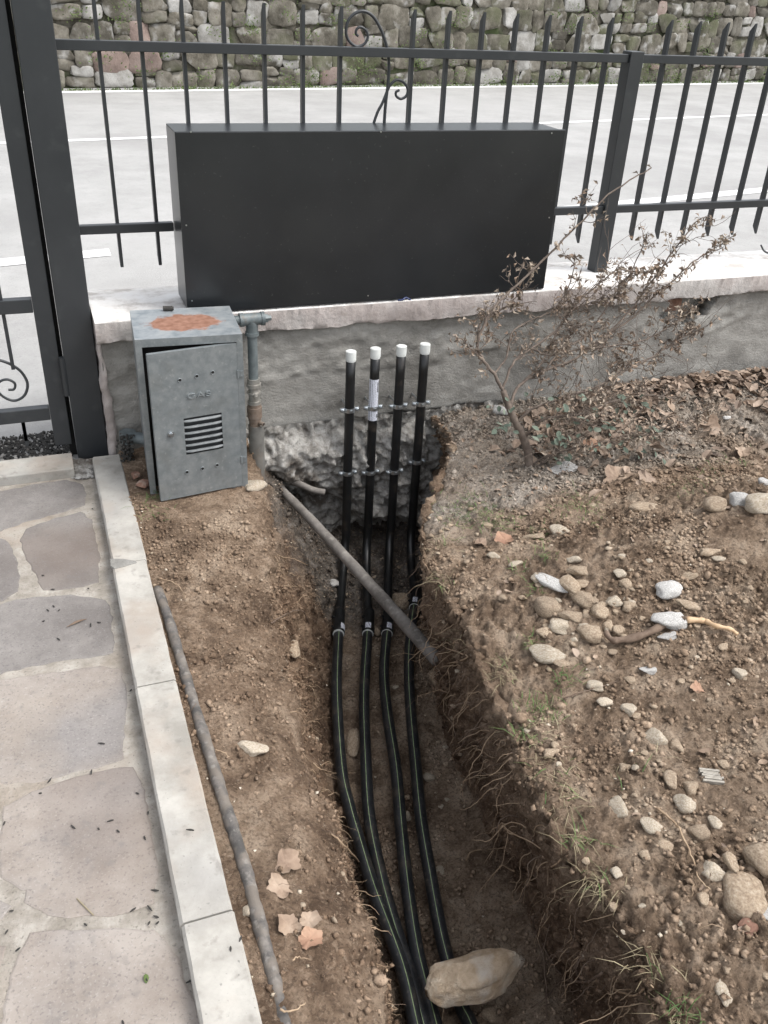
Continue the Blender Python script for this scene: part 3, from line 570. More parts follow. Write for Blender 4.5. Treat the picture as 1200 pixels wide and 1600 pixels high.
for k in range(2600):                      # dark weedy gravel strip outside the gate
    p = Vector((rq.uniform(-.7, .0), rq.uniform(3.14, 3.42), -.005)); s = rq.uniform(.002, .009); v1, f1 = ICO[1]
    b.add([p + Vector((q_[0] * s, q_[1] * s * rq.uniform(.7, 1.2), q_[2] * s)) for q_ in v1], f1, 0 if rq.random() < .85 else 1)
tag(b.build('gravel', [M['debris'], M['footing']]), 'dark gravel strip just outside the gate', 'gravel', kind='stuff')
# ------------------------------------------------------------------ boundary wall
bw = thing('boundary_wall', 'low rendered garden wall with a pale pink coping', 'wall', (1.5, 3.1, 0))
HX0, HX1, HZ0, HZ1 = 2.50, 2.76, .385, .47    # hole knocked out under the coping
b = MB(); b.box((.16, 3.17, -.7), (7.2, 3.40, .47)); b.build('core', M['plaster'], bw)
def low_edge(x):
    base = float(np.interp(x, [.14, .62, .75, .9, 1.1, 1.3, 1.55, 1.8, 2.2, 7], [-.02, -.03, .015, .045, .045, .06, .07, .05, .0, -.02]))
    return base + .013 * float(fbm([[x, 0, 0]], 14, 4, 61)[0])
xs = np.concatenate([np.arange(.145, 3.6, .011), np.linspace(3.62, 7.2, 60)]); nzr = 46; vs = []; fs = []
for i, x in enumerate(xs):
    lo = low_edge(x)
    for k in range(nzr):
        zz = lo + (.474 - lo) * k / (nzr - 1); vs.append([x, 3.08, zz])
vs = np.array(vs)
up_ = sm((vs[:, 2] - .30 - .06 * fbm(vs * [1, 0, 0], 3, 2, 76)) / .02)
dsp = .010 * fbm(vs * [1, 1, 1.3], 3, 2, 71) + (.0025 + .006 * up_) * fbm(vs * [1, 1, 1.3], 26, 4, 72) + .006 * up_
trow = np.sin((vs[:, 2] * 1.0 + .15 * vs[:, 0]) * 38 + 2.5 * fbm(vs, 6, 2, 73)) * .0007
vs[:, 1] = 3.08 - dsp * .8 - trow - .0025 * fbm(vs, 60, 3, 74) * sm(fbm(vs, 5, 2, 75) * 1.5 + .3)
k_ = (np.arange(len(vs)) % nzr); vs[:, 1] += np.where(k_ == 0, .012, 0) + np.where(k_ == 1, .003, 0)
b = MB(); F_ = []
for i in range(len(xs) - 1):
    for k in range(nzr - 1):
        a0 = i * nzr + k; cx = (vs[a0][0] + vs[a0 + nzr][0]) / 2; cz = (vs[a0][2] + vs[a0 + 1][2]) / 2
        hz = HZ0 + .03 * math.sin(cx * 11 + 1) + .012 * math.sin(cx * 47)
        if HX0 + .02 * math.sin(cz * 60) < cx < HX1 + .02 * math.sin(cz * 45) and cz > hz: continue
        F_.append((a0, a0 + nzr, a0 + nzr + 1, a0 + 1))
b.add([tuple(p) for p in vs.tolist()], F_)
pl = b.build('render_coat', M['plaster'], bw, smooth=True); so_ = pl.modifiers.new('thick', 'SOLIDIFY'); so_.thickness = .075; so_.offset = -1
b = MB(); b.box((HX0 - .05, 3.155, .34), (HX0 + .19, 3.168, .385)); 
lumpbrick = MB(); lumpbrick.box((HX0 + .02, 3.125, .39), (HX0 + .13, 3.168, .45)); lumpbrick.build('brick', M['brick'], bw, bevel=.006)
# pale mortar edge at the left end of the wall
b = MB(); n = 60; vs = []
for i in range(n + 1):
    zz = -.02 + .49 * i / n; j = .006 * float(fbm([[zz, 0, 3]], 30, 3, 81)[0])
    vs += [(.134 + j, 3.076 + j, zz), (.152 + .012 * math.sin(zz * 9) + j, 3.066, zz), (.16, 3.10, zz), (.134, 3.3, zz)]
b.add(vs, [(i * 4 + a, i * 4 + (a + 1), (i + 1) * 4 + a + 1, (i + 1) * 4 + a) for i in range(n) for a in range(3)] + [(i * 4 + 3, i * 4, (i + 1) * 4, (i + 1) * 4 + 3) for i in range(n)])
b.build('end_mortar', M['coping'], bw, smooth=True)
# footing: rough cast concrete exposed in the trench
xs = np.arange(.60, 1.75, .0062); zs = np.arange(-.62, .085, .0062); XX, ZZ = np.meshgrid(xs, zs, indexing='ij')
Pf = np.stack([XX, np.full_like(XX, 3.06), ZZ], -1)
lowf = np.interp(XX, [.6, .72, .8, 1.0, 1.15, 1.5, 1.75], [-.10, -.12, -.19, -.26, -.40, -.48, -.48]) + .03 * fbm(Pf, 9, 3, 91)
bul = .055 * sm((.05 - ZZ) / .08) * sm((ZZ - lowf) / .06)
bul += .035 * np.exp(-((XX - .86) / .12) ** 2 - ((ZZ + .09) / .07) ** 2)
bul -= .06 * sm((lowf - ZZ) / .05)
Pf[..., 1] = 3.075 - bul - .030 * fbm(Pf, 8, 4, 92) * sm((.06 - ZZ) / .05) - .018 * (1 - 2 * np.abs(fbm(Pf, 17, 3, 93))) - .013 * fbm(Pf, 50, 3, 94)
n1, n2 = XX.shape; ii = np.arange(n1 * n2).reshape(n1, n2)
b = MB(); b.add(Pf.reshape(-1, 3).tolist(), np.stack([ii[:-1, :-1], ii[1:, :-1], ii[1:, 1:], ii[:-1, 1:]], -1).reshape(-1, 4).tolist())
o = b.build('footing', M['footing'], bw, smooth=True)
# coping slab with a chipped front arris
xs = np.concatenate([np.arange(.135, 3.7, .009), np.linspace(3.72, 7.2, 80)])
prof = [(3.10, 0.474, 0), (3.050, .474, .8), (3.047, .4765, 1), (3.046, .49, 1), (3.046, .51, 1), (3.046, .5505, 1), (3.0485, .5545, 1), (3.062, .557, .5), (3.12, .556, .3), (3.2, .556, .2), (3.3, .555, .2), (3.425, .548, .4), (3.43, .50, .3), (3.42, .472, 0)]
b = MB(); vs = []
for i, x in enumerate(xs):
    for (py, pz, wgt) in prof:
        a = np.array([[x, py, pz]]); dj = .0045 * float(fbm(a, 6, 3, 95)[0]) + .0032 * float(fbm(a, 80, 3, 96)[0]); top = 1 if pz > .55 else 0
        lowj = .008 * float(fbm([[x, 0, 0]], 13, 4, 97)[0]) if pz < .49 and py < 3.09 else 0
        vs.append((x, py - dj * wgt, pz + lowj + (dj * .35 if top else 0)))
m_ = len(prof)
for i in range(len(xs) - 1):
    for j in range(m_ - 1):
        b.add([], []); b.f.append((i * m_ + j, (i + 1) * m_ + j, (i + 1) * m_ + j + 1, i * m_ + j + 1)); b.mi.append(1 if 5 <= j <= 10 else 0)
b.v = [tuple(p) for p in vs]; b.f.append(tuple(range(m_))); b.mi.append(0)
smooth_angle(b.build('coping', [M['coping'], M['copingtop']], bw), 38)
# ------------------------------------------------------------------ railing on the wall
fn = thing('railing', 'dark grey steel railing with pointed flat bars on the low wall', 'fence', (2.3, 3.26, .556))
def barpart(par, name, a, c, bev=.002):
    b = MB(); b.box(a, c); ctr = ((a[0] + c[0]) / 2, (a[1] + c[1]) / 2, a[2]); return b.build(name, M['paint'], par, origin=ctr, bevel=bev)
barpart(fn, 'post', (2.215, 3.225, .545), (2.275, 3.285, 1.402))
barpart(fn, 'post', (4.215, 3.225, .545), (4.275, 3.285, 1.402)); barpart(fn, 'post', (6.215, 3.225, .545), (6.275, 3.285, 1.402))
barpart(fn, 'rail', (.131, 3.235, 1.362), (2.214, 3.262, 1.392)); barpart(fn, 'rail', (2.276, 3.235, 1.362), (4.214, 3.262, 1.392)); barpart(fn, 'rail', (4.276, 3.235, 1.362), (6.214, 3.262, 1.392))
barpart(fn, 'rail', (.131, 3.235, .800), (.450, 3.262, .830)); barpart(fn, 'rail', (1.868, 3.235, .800), (2.214, 3.262, .830)); barpart(fn, 'rail', (2.276, 3.235, .800), (4.214, 3.262, .830)); barpart(fn, 'rail', (4.276, 3.235, .800), (6.214, 3.262, .830))
def picket(x, z0, z1, par=fn, w=.0115):
    b = MB(); ya, yb = 3.263, 3.289; c = .030
    pr = [(ya, z0), (yb, z0 + c), (yb, z1 - c), (ya, z1)]
    b.add([(x - w / 2, y, z) for y, z in pr] + [(x + w / 2, y, z) for y, z in pr], [(0, 3, 2, 1)[::-1], (4, 7, 6, 5), (0, 1, 5, 4)[::-1], (1, 2, 6, 5)[::-1], (2, 3, 7, 6)[::-1], (3, 0, 4, 7)[::-1]])
    return b.build('bar', M['paint'], par, origin=(x, (ya + yb) / 2, z0), bevel=.001)
for k in range(45):
    x = .263 + .1338 * k
    if k == 7 or abs(x - 2.245) < .05 or abs(x - 4.245) < .06 or x > 6.2: continue
    picket(x, .675, 1.512)
def scroll(par, name, pts, Y, r0=.0062, r1=.0045):
    P = [ony(u, v, Y) for u, v in pts]; P = spline(P, 7); n = len(P); b = MB()
    b.tube(P, [r0 + (r1 - r0) * i / n for i in range(n)], 8); return b.build(name, M['paint'], par, smooth=True)
def cz7(l): return [(480 + x / 5.4545, y / 5.4545) for x, y in l]
scroll(fn, 'scroll', [(596, 290), (598, 240)] + cz7([(660, 995), (672, 850), (690, 700), (697, 560), (685, 430), (655, 320), (615, 225), (560, 140), (490, 98), (420, 108), (360, 160), (335, 230), (335, 300), (365, 360), (420, 395), (480, 380), (515, 325), (505, 265), (460, 232), (425, 245), (415, 285), (435, 308)]), 3.262)
scroll(fn, 'scroll', [(570, 240)] + cz7([(585, 995), (640, 880), (680, 780), (715, 715), (765, 682), (820, 700), (855, 755), (845, 815), (800, 842), (760, 820), (757, 785), (785, 768)]), 3.262, .0055)
scroll(fn, 'scroll', [(1189, 383), (1194, 392), (1204, 396), (1216, 392)], 3.262, .004)
# ------------------------------------------------------------------ gate and gate post
gp = thing('gate_post', 'thick dark grey steel gate post beside the stone kerb', 'post', (.077, 3.2, 0))
barpart(gp, 'shaft', (.021, 3.15, -.02), (.131, 3.26, 2.3), .003)
b = MB(); b.cyl((.0145, 3.156, .255), (.0145, 3.156, .40), .0115, 14); smooth_angle(b.build('hinge', M['paint'], gp))
b = MB(); b.box((-.004, 3.208, -.02), (.020, 3.222, 2.2)); b.build('gap_shade_strip', M['dark'], gp)  # black strip added behind the gap so that it reads dark
b = MB(); b.cyl((.0145, 3.156, 1.75), (.0145, 3.156, 1.9), .0115, 14); smooth_angle(b.build('hinge', M['paint'], gp))
gt = thing('gate', 'dark grey steel gate with a scroll in its lower panel', 'gate', (-.6, 3.2, .06))
barpart(gt, 'stile', (-.053, 3.165, .055), (.006, 3.205, 2.05)); barpart(gt, 'stile', (-1.15, 3.165, .055), (-1.09, 3.205, 2.05))
for z0, z1 in ((.160, .208), (.563, .610), (1.99, 2.05)): barpart(gt, 'rail', (-1.089, 3.167, z0), (-.054, 3.203, z1))
xb = ony(7, 500, 3.19).x
for k in range(8):
    x = xb - k * .125
    if k % 3 == 0:
        for z0, z1 in ((.36, .562), (.611, 1.989), (.06, .159)):
            b = MB(); b.box((x - .006, 3.18, z0), (x + .006, 3.192, z1)); b.build('bar', M['paint'], gt, origin=(x, 3.186, z0))
    else:
        for z0, z1 in ((.06, .159), (.209, .562), (.611, 1.989)):
            b = MB(); b.box((x - .006, 3.18, z0), (x + .006, 3.192, z1)); b.build('bar', M['paint'], gt, origin=(x, 3.186, z0))
b = MB(); xx = ony(38, 670, 3.19).x; b.box((xx - .006, 3.18, .08), (xx + .006, 3.192, .159)); b.build('bar', M['paint'], gt, origin=(xx, 3.186, .08))
scroll(gt, 'scroll', [(-40, 566), (-20, 560), (0, 563), (18, 570), (34, 582), (43, 600), (38, 618), (22, 626), (4, 619), (-6, 606), (0, 596), (12, 593), (23, 599), (22, 608), (13, 609)], 3.186, .0055, .0045)
# ------------------------------------------------------------------ big anthracite cabinet on the wall
bx = thing('meter_cabinet', 'big flat anthracite metal cabinet standing on the coping in front of the railing', 'cabinet', (1.15, 3.15, .56))
b = MB(); b.box((.453, 3.062, .5655), (1.864, 3.262, 1.149)); b.build('casing', M['boxpaint'], bx, bevel=.003)
b = MB(); b.box((.449, 3.048, .561), (1.868, 3.0605, 1.1535)); b.build('front_panel', M['boxpaint'], bx, bevel=.003)
for (u, v) in ((298, 206), (595, 206), (862, 208), (291, 352), (858, 340), (300, 470), (575, 462), (840, 450)):
    p = ony(u, v, 3.048); p.x = min(max(p.x, .462), 1.855); b = MB(); b.cyl(p + Vector((0, -.0015, 0)), p + Vector((0, .001, 0)), .0028, 10); smooth_angle(b.build('screw', M['zinc'], bx))
b = MB(); p = Vector((1.262, 3.03, .563)); b.tube(spline([p + Vector(q_) for q_ in ((-.03, 0, 0), (-.015, -.008, .003), (0, -.004, .009), (.012, -.01, .004), (.02, 0, 0))], 5), [.004] * 21, 6)
tag(b.build('tape_scrap', M['blue'], origin=p, smooth=True), 'small scrap of dark blue plastic under the front edge of the big cabinet', 'plastic scrap')
# ------------------------------------------------------------------ galvanised gas cabinet
gc = thing('gas_cabinet', 'galvanised gas meter cabinet with rust on its top and the door ajar', 'gas cabinet', (.40, 2.86, .05))
A = Vector((.233, 2.728, 0)); B = Vector((.568, 2.706, 0)); ex = (B - A).normalized(); ey = Vector((-ex.y, ex.x, 0)); W = (B - A).length; DP = .285
def CM(): return Matrix(((ex.x, ey.x, 0, A.x), (ex.y, ey.y, 0, A.y), (0, 0, 1, 0), (0, 0, 0, 1)))
C4 = CM(); zb, zt = .035, .60; th = .002
def cbox(name, a, c, m, bev=.0015, par=gc):
    b = MB(); b.box(a, c, C4); return b.build(name, m, par, bevel=bev)
cbox('top_sheet', (0, 0, zt - th), (W, DP, zt), M['galvtop'])
cbox('side_panel', (0, .001, zb), (th, DP, zt - th - .0002), M['galv'])
cbox('side_panel', (W - th, .001, zb), (W, DP, zt - th - .0002), M['galv'])
cbox('back_panel', (th, DP - th, zb), (W - th, DP, zt - th - .0002), M['galv'])
b = MB(); fl = .020    # folded front frame
b.box((0, -.0015, zb), (fl, .0005, zt - .0002), C4); b.box((W - fl, -.0015, zb), (W, .0005, zt - .0002), C4); b.box((fl + .0002, -.0015, zt - fl - .006), (W - fl - .0002, .0005, zt - .0002), C4); b.box((fl + .0002, -.0015, zb), (W - fl - .0002, .0005, zb + .012), C4)
b.box((fl - .0016, .0006, zb), (fl, .02, zt - .03), C4); b.box((W - fl, .0006, zb), (W - fl + .0016, .02, zt - .03), C4)
b.build('front_frame', M['galv'], gc)
b = MB(); b.box((.01, .05, zb), (W - .01, .055, zt - .01), C4); b.build('dark_interior', M['dark'], gc)  # black sheet standing in for the shade inside the cabinet
# door, hinged on the right and slightly open
dW = W - 2 * fl - .009; hz0, hz1 = zb + .013, zt - .031; dH = hz1 - hz0
hp = C4 @ Vector((W - fl - .002, -.003, 0)); ao = math.radians(11)
dx = (Matrix.Rotation(ao, 3, 'Z') @ (-ex)).normalized(); dn = Vector((dx.y, -dx.x, 0))
if dn.y > 0: dn = -dn                                       # outward
# local frame: s from the left door edge to the right, n outward, z up
Lf = hp + dx * dW; es = -dx
D4 = Matrix(((es.x, -dn.x, 0, Lf.x), (es.y, -dn.y, 0, Lf.y), (0, 0, 1, hz0), (0, 0, 0, 1)))
door = MB(); ls0, ls1 = dW * .34, dW * .79; lz0, lz1 = dH * .30, dH * .555
for (s0, s1, z0, z1) in ((0, ls0, 0, dH), (ls1, dW, 0, dH), (ls0, ls1, 0, lz0), (ls0, ls1, lz1, dH)):
    door.add([D4 @ Vector(p) for p in ((s0, 0, z0), (s1, 0, z0), (s1, 0, z1), (s0, 0, z1))], [(0, 1, 2, 3)])
nl = 6; pit = (lz1 - lz0) / nl
bmd = bmesh.new(); mv = [bmd.verts.new(p) for p in door.v]
for f_ in door.f: bmd.faces.new([mv[i] for i in f_])
bmesh.ops.remove_doubles(bmd, verts=bmd.verts, dist=1e-5); med = bpy.data.meshes.new('door'); 
for v_ in bmd.verts: v_.co = v_.co - org(gc)
bmd.to_mesh(med); bmd.free(); med.materials.append(M['galv'])
dr = bpy.data.objects.new('door', med); COL.objects.link(dr); dr.parent = gc; ORG[dr.name] = org(gc).copy(); tag(dr, 'louvred door standing slightly open')
sl_ = dr.modifiers.new('t', 'SOLIDIFY'); sl_.thickness = .0016; sl_.offset = 0
def dpart(name, fn_, m, smooth=False, bev=0):
    b = MB(); fn_(b); o = b.build(name, m, dr, smooth=smooth, bevel=bev); return o
def edge_(b):
    for (s0, s1, z0, z1) in ((-.0012, .0005, 0, dH), (dW - .0005, dW + .0012, 0, dH), (0, dW, -.0012, .0005), (0, dW, dH - .0005, dH + .0012)):
        b.box((s0, -.001, z0), (s1, .014, z1), D4)
dpart('folded_edge', edge_, M['galv'])
for k in range(nl):
    def lou(b, k=k):
        z0 = lz0 + pit * k; n = 12; vs = []
        for i in range(n + 1):
            s = ls0 + (ls1 - ls0) * i / n; e = min(1, min(i, n - i) / 1.5); 
            for (yy, zz) in ((.001, z0 + pit * .66), (-.002 * e, z0 + pit * .60), (-.0055 * e, z0 + pit * .48), (-.0065 * e, z0 + pit * .38), (-.0060 * e, z0 + pit * .34), (.001, z0 + pit * (.38 + .2 * (1 - e)))):
                vs.append(D4 @ Vector((s, yy, zz)))
        m_ = 6; b.add(vs, [(i * m_ + j, (i + 1) * m_ + j, (i + 1) * m_ + j + 1, i * m_ + j + 1) for i in range(n) for j in range(m_ - 1)])
    dpart('louvre', lou, M['louvre'], True)
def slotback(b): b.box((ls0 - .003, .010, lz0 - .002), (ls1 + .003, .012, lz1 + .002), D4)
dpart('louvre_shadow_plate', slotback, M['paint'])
for (fs_, fz) in ((.33, .815), (.525, .825), (.71, .835), (.33, .175), (.52, .18), (.70, .185)):
    c = D4 @ Vector((dW * fs_, -.0012, dH * fz)); nn = dn
    b = MB(); b.cyl(c + nn * .0005, c + nn * .0010, .0048, 14); b.build('vent_hole', M['dark'], dr)
    b = MB(); ring = [c + nn * .0008 + (es * math.cos(t) + Vector((0, 0, 1)) * math.sin(t)) * .0062 for t in np.linspace(0, 6.2832, 17)]; b.tube(ring, .0013, 6, False); b.build('vent_rim', M['galv'], dr, smooth=True)
c = D4 @ Vector((dW * .18, -.001, dH * .465)); b = MB(); b.cyl(c, c + dn * .004, .0105, 20); b.cyl(c + dn * .004, c + dn * .009, .0065, 16); b.cyl(c + dn * .009, c + dn * .0095, .003, 8); smooth_angle(b.build('lock', M['zinc'], dr))
tc = bpy.data.curves.new('gas_text', 'FONT'); tc.body = 'GAS'; tc.size = .040; tc.extrude = .0035; tc.bevel_depth = .0006; tc.align_x = 'CENTER'; tc.space_character = 1.15
to = bpy.data.objects.new('tmp', tc); COL.objects.link(to); bpy.context.view_layer.update()
tm = bpy.data.meshes.new_from_object(to.evaluated_get(bpy.context.evaluated_depsgraph_get())); bpy.data.objects.remove(to)
T4 = D4 @ Matrix.Translation((dW * .535, -.0012, dH * .685)) @ Matrix(((1, 0, 0, 0), (0, 0, -1, 0), (0, .62, 0, 0), (0, 0, 0, 1)))
tm.transform(Matrix.Translation(-org(gc)) @ T4); tm.materials.clear(); tm.materials.append(M['galv'])
lt = bpy.data.objects.new('lettering', tm); COL.objects.link(lt); lt.parent = dr
for hz in (.80, .19):
    b = MB(); z0 = hz0 + dH * hz; ct = C4 @ Vector((W - fl - .0005, -.004, z0))
    b.box((W - fl - .019, -.0045, z0 - .011), (W - fl - .002, -.002, z0 + .011), C4); b.box((W - fl + .001, -.0045, z0 - .011), (W - .003, -.002, z0 + .011), C4)
    b.cyl(ct - Vector((0, 0, .014)), ct + Vector((0, 0, .014)), .0035, 10)
    for sx in (-.013, .012):
        for sz in (-.007, .007):
            q_ = C4 @ Vector((W - fl + sx, -.0045, z0 + sz)); b.cyl(q_, q_ - ey * .0025, .0026, 8)
    b.build('hinge', M['galv'], gc)
p = onz(263, 486, .6); b = MB(); t0 = p + Vector((-.016, .004, .009)); b.tube([t0, t0 + Vector((.03, -.006, 0))], .0085, 14)
b.cyl(t0 + Vector((.028, -.006, 0)), t0 + Vector((.034, -.007, 0)), .0065, 12); smooth_angle(tag(b.build('pipe_nipple', M['debris'], origin=p), 'short dark metal stub lying on the back edge of the gas cabinet', 'metal stub'))
# dark fitting in the shade left of the cabinet
b = MB(); b.tube([(.20, 3.02, .13), (.262, 2.98, .13)], .022, 14); b.tube([(.198, 3.02, .11), (.200, 3.02, .15)], .030, 10); lft = tag(b.build('pipe_elbow', M['steel'], origin=(.21, 3.0, .12)), 'dirty pipe fitting between the gas cabinet and the wall end', 'pipe fitting'); smooth_angle(lft)
rq2 = random.Random(2); b = MB()
for k in range(160):
    v1, f1 = ICO[1]; s = rq2.uniform(.002, .007); p = Vector((rq2.gauss(.19, .012), rq2.gauss(2.99, .02), rq2.uniform(.05, .15))); b.add([p + Vector(tuple(q_)) * s for q_ in v1], f1)
tag(b.build('tar_blob', M['debris'], origin=(.19, 3, .05)), 'black tarry blob wrapped round the pipe left of the gas cabinet', 'tar', kind='stuff')
# brick fragments and concrete bed
lump('brick_fragment', 'upper small orange brick fragment between the kerb and the gas cabinet', 'brick fragment', M['brick'], (.198, 2.84, .065), (.017, .02, .012), 301, 2, .5, boxy=.5, cuts=4, facet=True)
lump('brick_fragment', 'larger orange brick fragment touching the foot of the gas cabinet on its left', 'brick fragment', M['brick'], (.212, 2.775, .062), (.02, .024, .015), 302, 2, 1.0, boxy=.5, cuts=4, facet=True)
lump('concrete_lump', 'flat lump of concrete under the right front corner of the gas cabinet', 'concrete', M['rockpale'], (.585, 2.70, .035), (.055, .035, .02), 303, 3, .3)
lump('concrete_lump', 'dirty concrete lump under the middle of the gas cabinet door', 'concrete', M['rock'], (.49, 2.69, .022), (.06, .025, .013), 304, 3, .1)
# ------------------------------------------------------------------ gas riser
gr = thing('gas_riser', 'grey gas pipe with tee and valve running down right of the gas cabinet', 'gas pipe', (.655, 2.955, 0))
GX, GY = .655, 2.955
def gpart(name, segs, m, seg=20):
    b = MB()
    for a, c, r in segs: b.cyl(a, c, r, seg)
    return smooth_angle(b.build(name, m, gr), 50)
V3 = lambda z, r=0: (GX, GY, z)
gpart('tee', [((.585, GY, .558), (.615, GY, .558), .0165), ((.612, GY, .558), (.626, GY, .558), .024), ((.622, GY, .558), (.692, GY, .558), .0215), ((.688, GY, .558), (.700, GY, .558), .0245), (V3(.56), V3(.505), .021), (V3(.512), V3(.500), .0245)], M['steel'])
gpart('plug', [((.700, GY, .558), (.712, GY, .558), .016), ((.712, GY, .558), (.724, GY, .558), .010)], M['steel'], 6)
gpart('pipe', [(V3(.505), V3(.335), .0175)], M['steel'])
gpart('union_nut', [(V3(.337), V3(.318), .0235), (V3(.318), V3(.306), .027), (V3(.306), V3(.285), .019), (V3(.285), V3(.279), .026), (V3(.279), V3(.25), .0195), (V3(.25), V3(.238), .0245)], M['nickel'], 14)
gpart('valve_spindle', [((GX, GY - .014, .278), (GX, GY - .04, .278), .009), ((GX, GY - .04, .278), (GX, GY - .046, .278), .006)], M['nickel'], 10)
gpart('insulating_joint', [(V3(.238), V3(.225), .0245), (V3(.225), V3(.185), .0275), (V3(.185), V3(.17), .0235), (V3(.17), V3(.13), .021)], M['brownpipe'])
gpart('purge_port', [((GX + .012, GY - .014, .165), (GX + .026, GY - .032, .165), .0075)], M['brownpipe'], 10)
b = MB(); b.cyl((GX + .026, GY - .032, .165), (GX + .0265, GY - .0325, .165), .005, 10); b.build('port_opening', M['dark'], gr)
b = MB(); Ps = [(GX + .005, GY + .004, .15 - .04 * i) for i in range(14)]; b.tube(Ps, [.029 + .0006 * math.sin(i * 2.1) for i in range(14)], 20); smooth_angle(b.build('sleeve', M['sleeve'], gr))
# ------------------------------------------------------------------ four black water pipes
TOP = [(1.036, .395, '1'), (1.134, .398, '2'), (1.240, .398, '3'), (1.338, .398, '4')]
PX = [[(529, 985), (526, 1080), (533, 1200), (546, 1262), (560, 1310), (583, 1387), (607, 1453), (630, 1520), (648, 1597), (668, 1690)],
      [(575, 985), (569, 1085), (572, 1200), (578, 1283), (597, 1375), (614, 1437), (638, 1517), (660, 1597), (682, 1690)],
      [(605, 985), (600, 1050), (606, 1120), (618, 1200), (627, 1300), (637, 1390), (650, 1477), (663, 1535), (679, 1600), (704, 1700)],
      [(648, 945), (640, 1010), (640, 1080), (650, 1200), (658, 1283), (672, 1367), (692, 1470), (720, 1567), (735, 1600), (775, 1700)]]
ZP = [-.555, -.572, -.572, -.572]; OR = ['first', 'second', 'third', 'fourth']; PY = 2.985; RP = .0185
WHO = ['leftmost of the four black water pipes with a plain upper half', 'second black water pipe from the left with a white printed sticker', 'third black water pipe from the left with a plain upper half', 'rightmost of the four black water pipes beside the trench edge']
lowpaths = []
for i in range(4):
    x0, ztp, _ = TOP[i]; th_ = thing('water_pipe', WHO[i], 'water pipe', (x0, PY, -.5), 'black water pipes coming up the wall')
    low = [onz(u, v, ZP[i]) for u, v in PX[i]]; c0 = low[0]
    # riser and swept bend down to the coupling
    pts = [Vector((x0, PY, ztp - .028 - k * .08)) for k in range(11)]; zb_ = pts[-1].z
    P1 = pts[-1]; C_ = Vector((x0 - .012, PY - .01, -.575)); P2 = c0 + (c0 - low[1]).normalized() * .05; P2.z = ZP[i]
    for k in range(1, 17):
        t = k / 16; pts.append(P1 * (1 - t) ** 2 + C_ * 2 * t * (1 - t) + P2 * t * t)
    b = MB(); b.tube(pts, RP, 24); b.build('riser', M['pe'], th_, smooth=True)
    b = MB(); b.cyl((x0, PY, ztp - .032), (x0, PY, ztp), RP + .0018, 24); b.cyl((x0, PY, ztp), (x0, PY, ztp + .0015), RP - .001, 24); b.cyl((x0, PY, ztp - .038), (x0, PY, ztp - .032), RP + .0004, 24); smooth_angle(b.build('end_cap', M['capw'], th_))
    # electrofusion coupling
    dirn = (low[1] - low[0]).normalized(); up = Vector((0, 0, 1)); sdv = dirn.cross(up).normalized()
    a = c0 - dirn * .105; e = c0 + dirn * .02
    b = MB(); b.tube([a - dirn * .02, a - dirn * .016, a, a + dirn * .03, e - dirn * .04, e - dirn * .036, e - dirn * .004, e], [RP + .001, RP + .004, RP + .0045, RP + .0045, RP + .0045, RP + .0065, RP + .0065, RP + .0055], 26)
    for tt in (.045, .115):
        q_ = a + dirn * tt * .9 + (up * .6 + sdv * .8).normalized() * (RP + .004); b.cyl(q_, q_ + (up * .6 + sdv * .8).normalized() * .011, .0052, 12)
    cp = smooth_angle(b.build('coupling', M['pe'], th_), 40)
    b = MB(); b.tube([e + dirn * .0005, e + dirn * .004], RP + .0035, 22); smooth_angle(b.build('white_seal', M['capw'], cp))
    def patch_(c, d, a0, a1, l0, l1, r, name, par, m, up_=up, sd_=sdv):
        b = MB(); n = 8; vs = []
        for l in (l0, l1):
            for k in range(n + 1):
                t = a0 + (a1 - a0) * k / n; vs.append(c + d * l + (up_ * math.cos(t) + sd_ * math.sin(t)) * r)
        b.add(vs, [(k, k + 1, n + 2 + k, n + 1 + k) for k in range(n)]); o = b.build(name, m, par); s_ = o.modifiers.new('t', 'SOLIDIFY'); s_.thickness = .0004; return o
    aa = [(-1.2, -.35), (-.45, .45), (-.75, .1), (-.35, .4)][i]
    patch_(e - dirn * .042, dirn, aa[0], aa[1], .002, .034, RP + .0072, 'label', cp, M['sticker'])
    full = spline([c0] + low[1:], 8); full = [Vector((p.x, p.y, ZP[i] + .004 * math.sin(p.y * 7 + i))) for p in full]
    b = MB(); b.tube(full, RP + .0005, 22); b.build('buried_pipe', M['pelow'], th_, smooth=True)
    lowpaths.append(full)
    b = MB(); vs = []; off = [-.1, .12, -.05, .15][i]
    for k, p in enumerate(full):
        t = (full[min(k + 1, len(full) - 1)] - full[max(k - 1, 0)]).normalized(); s_ = t.cross(up).normalized(); u_ = s_.cross(t)
        for w_ in (-.0009, .0009):
            an = off + w_ / RP; vs.append(p + (u_ * math.cos(an) + s_ * math.sin(an)) * (RP + .0009))
    n = len(full); b.add(vs, [(2 * k, 2 * k + 1, 2 * k + 3, 2 * k + 2) for k in range(n - 1)]); o = b.build('stripe', M['stripe'], th_); s_ = o.modifiers.new('t', 'SOLIDIFY'); s_.thickness = .0004; s_.offset = 0
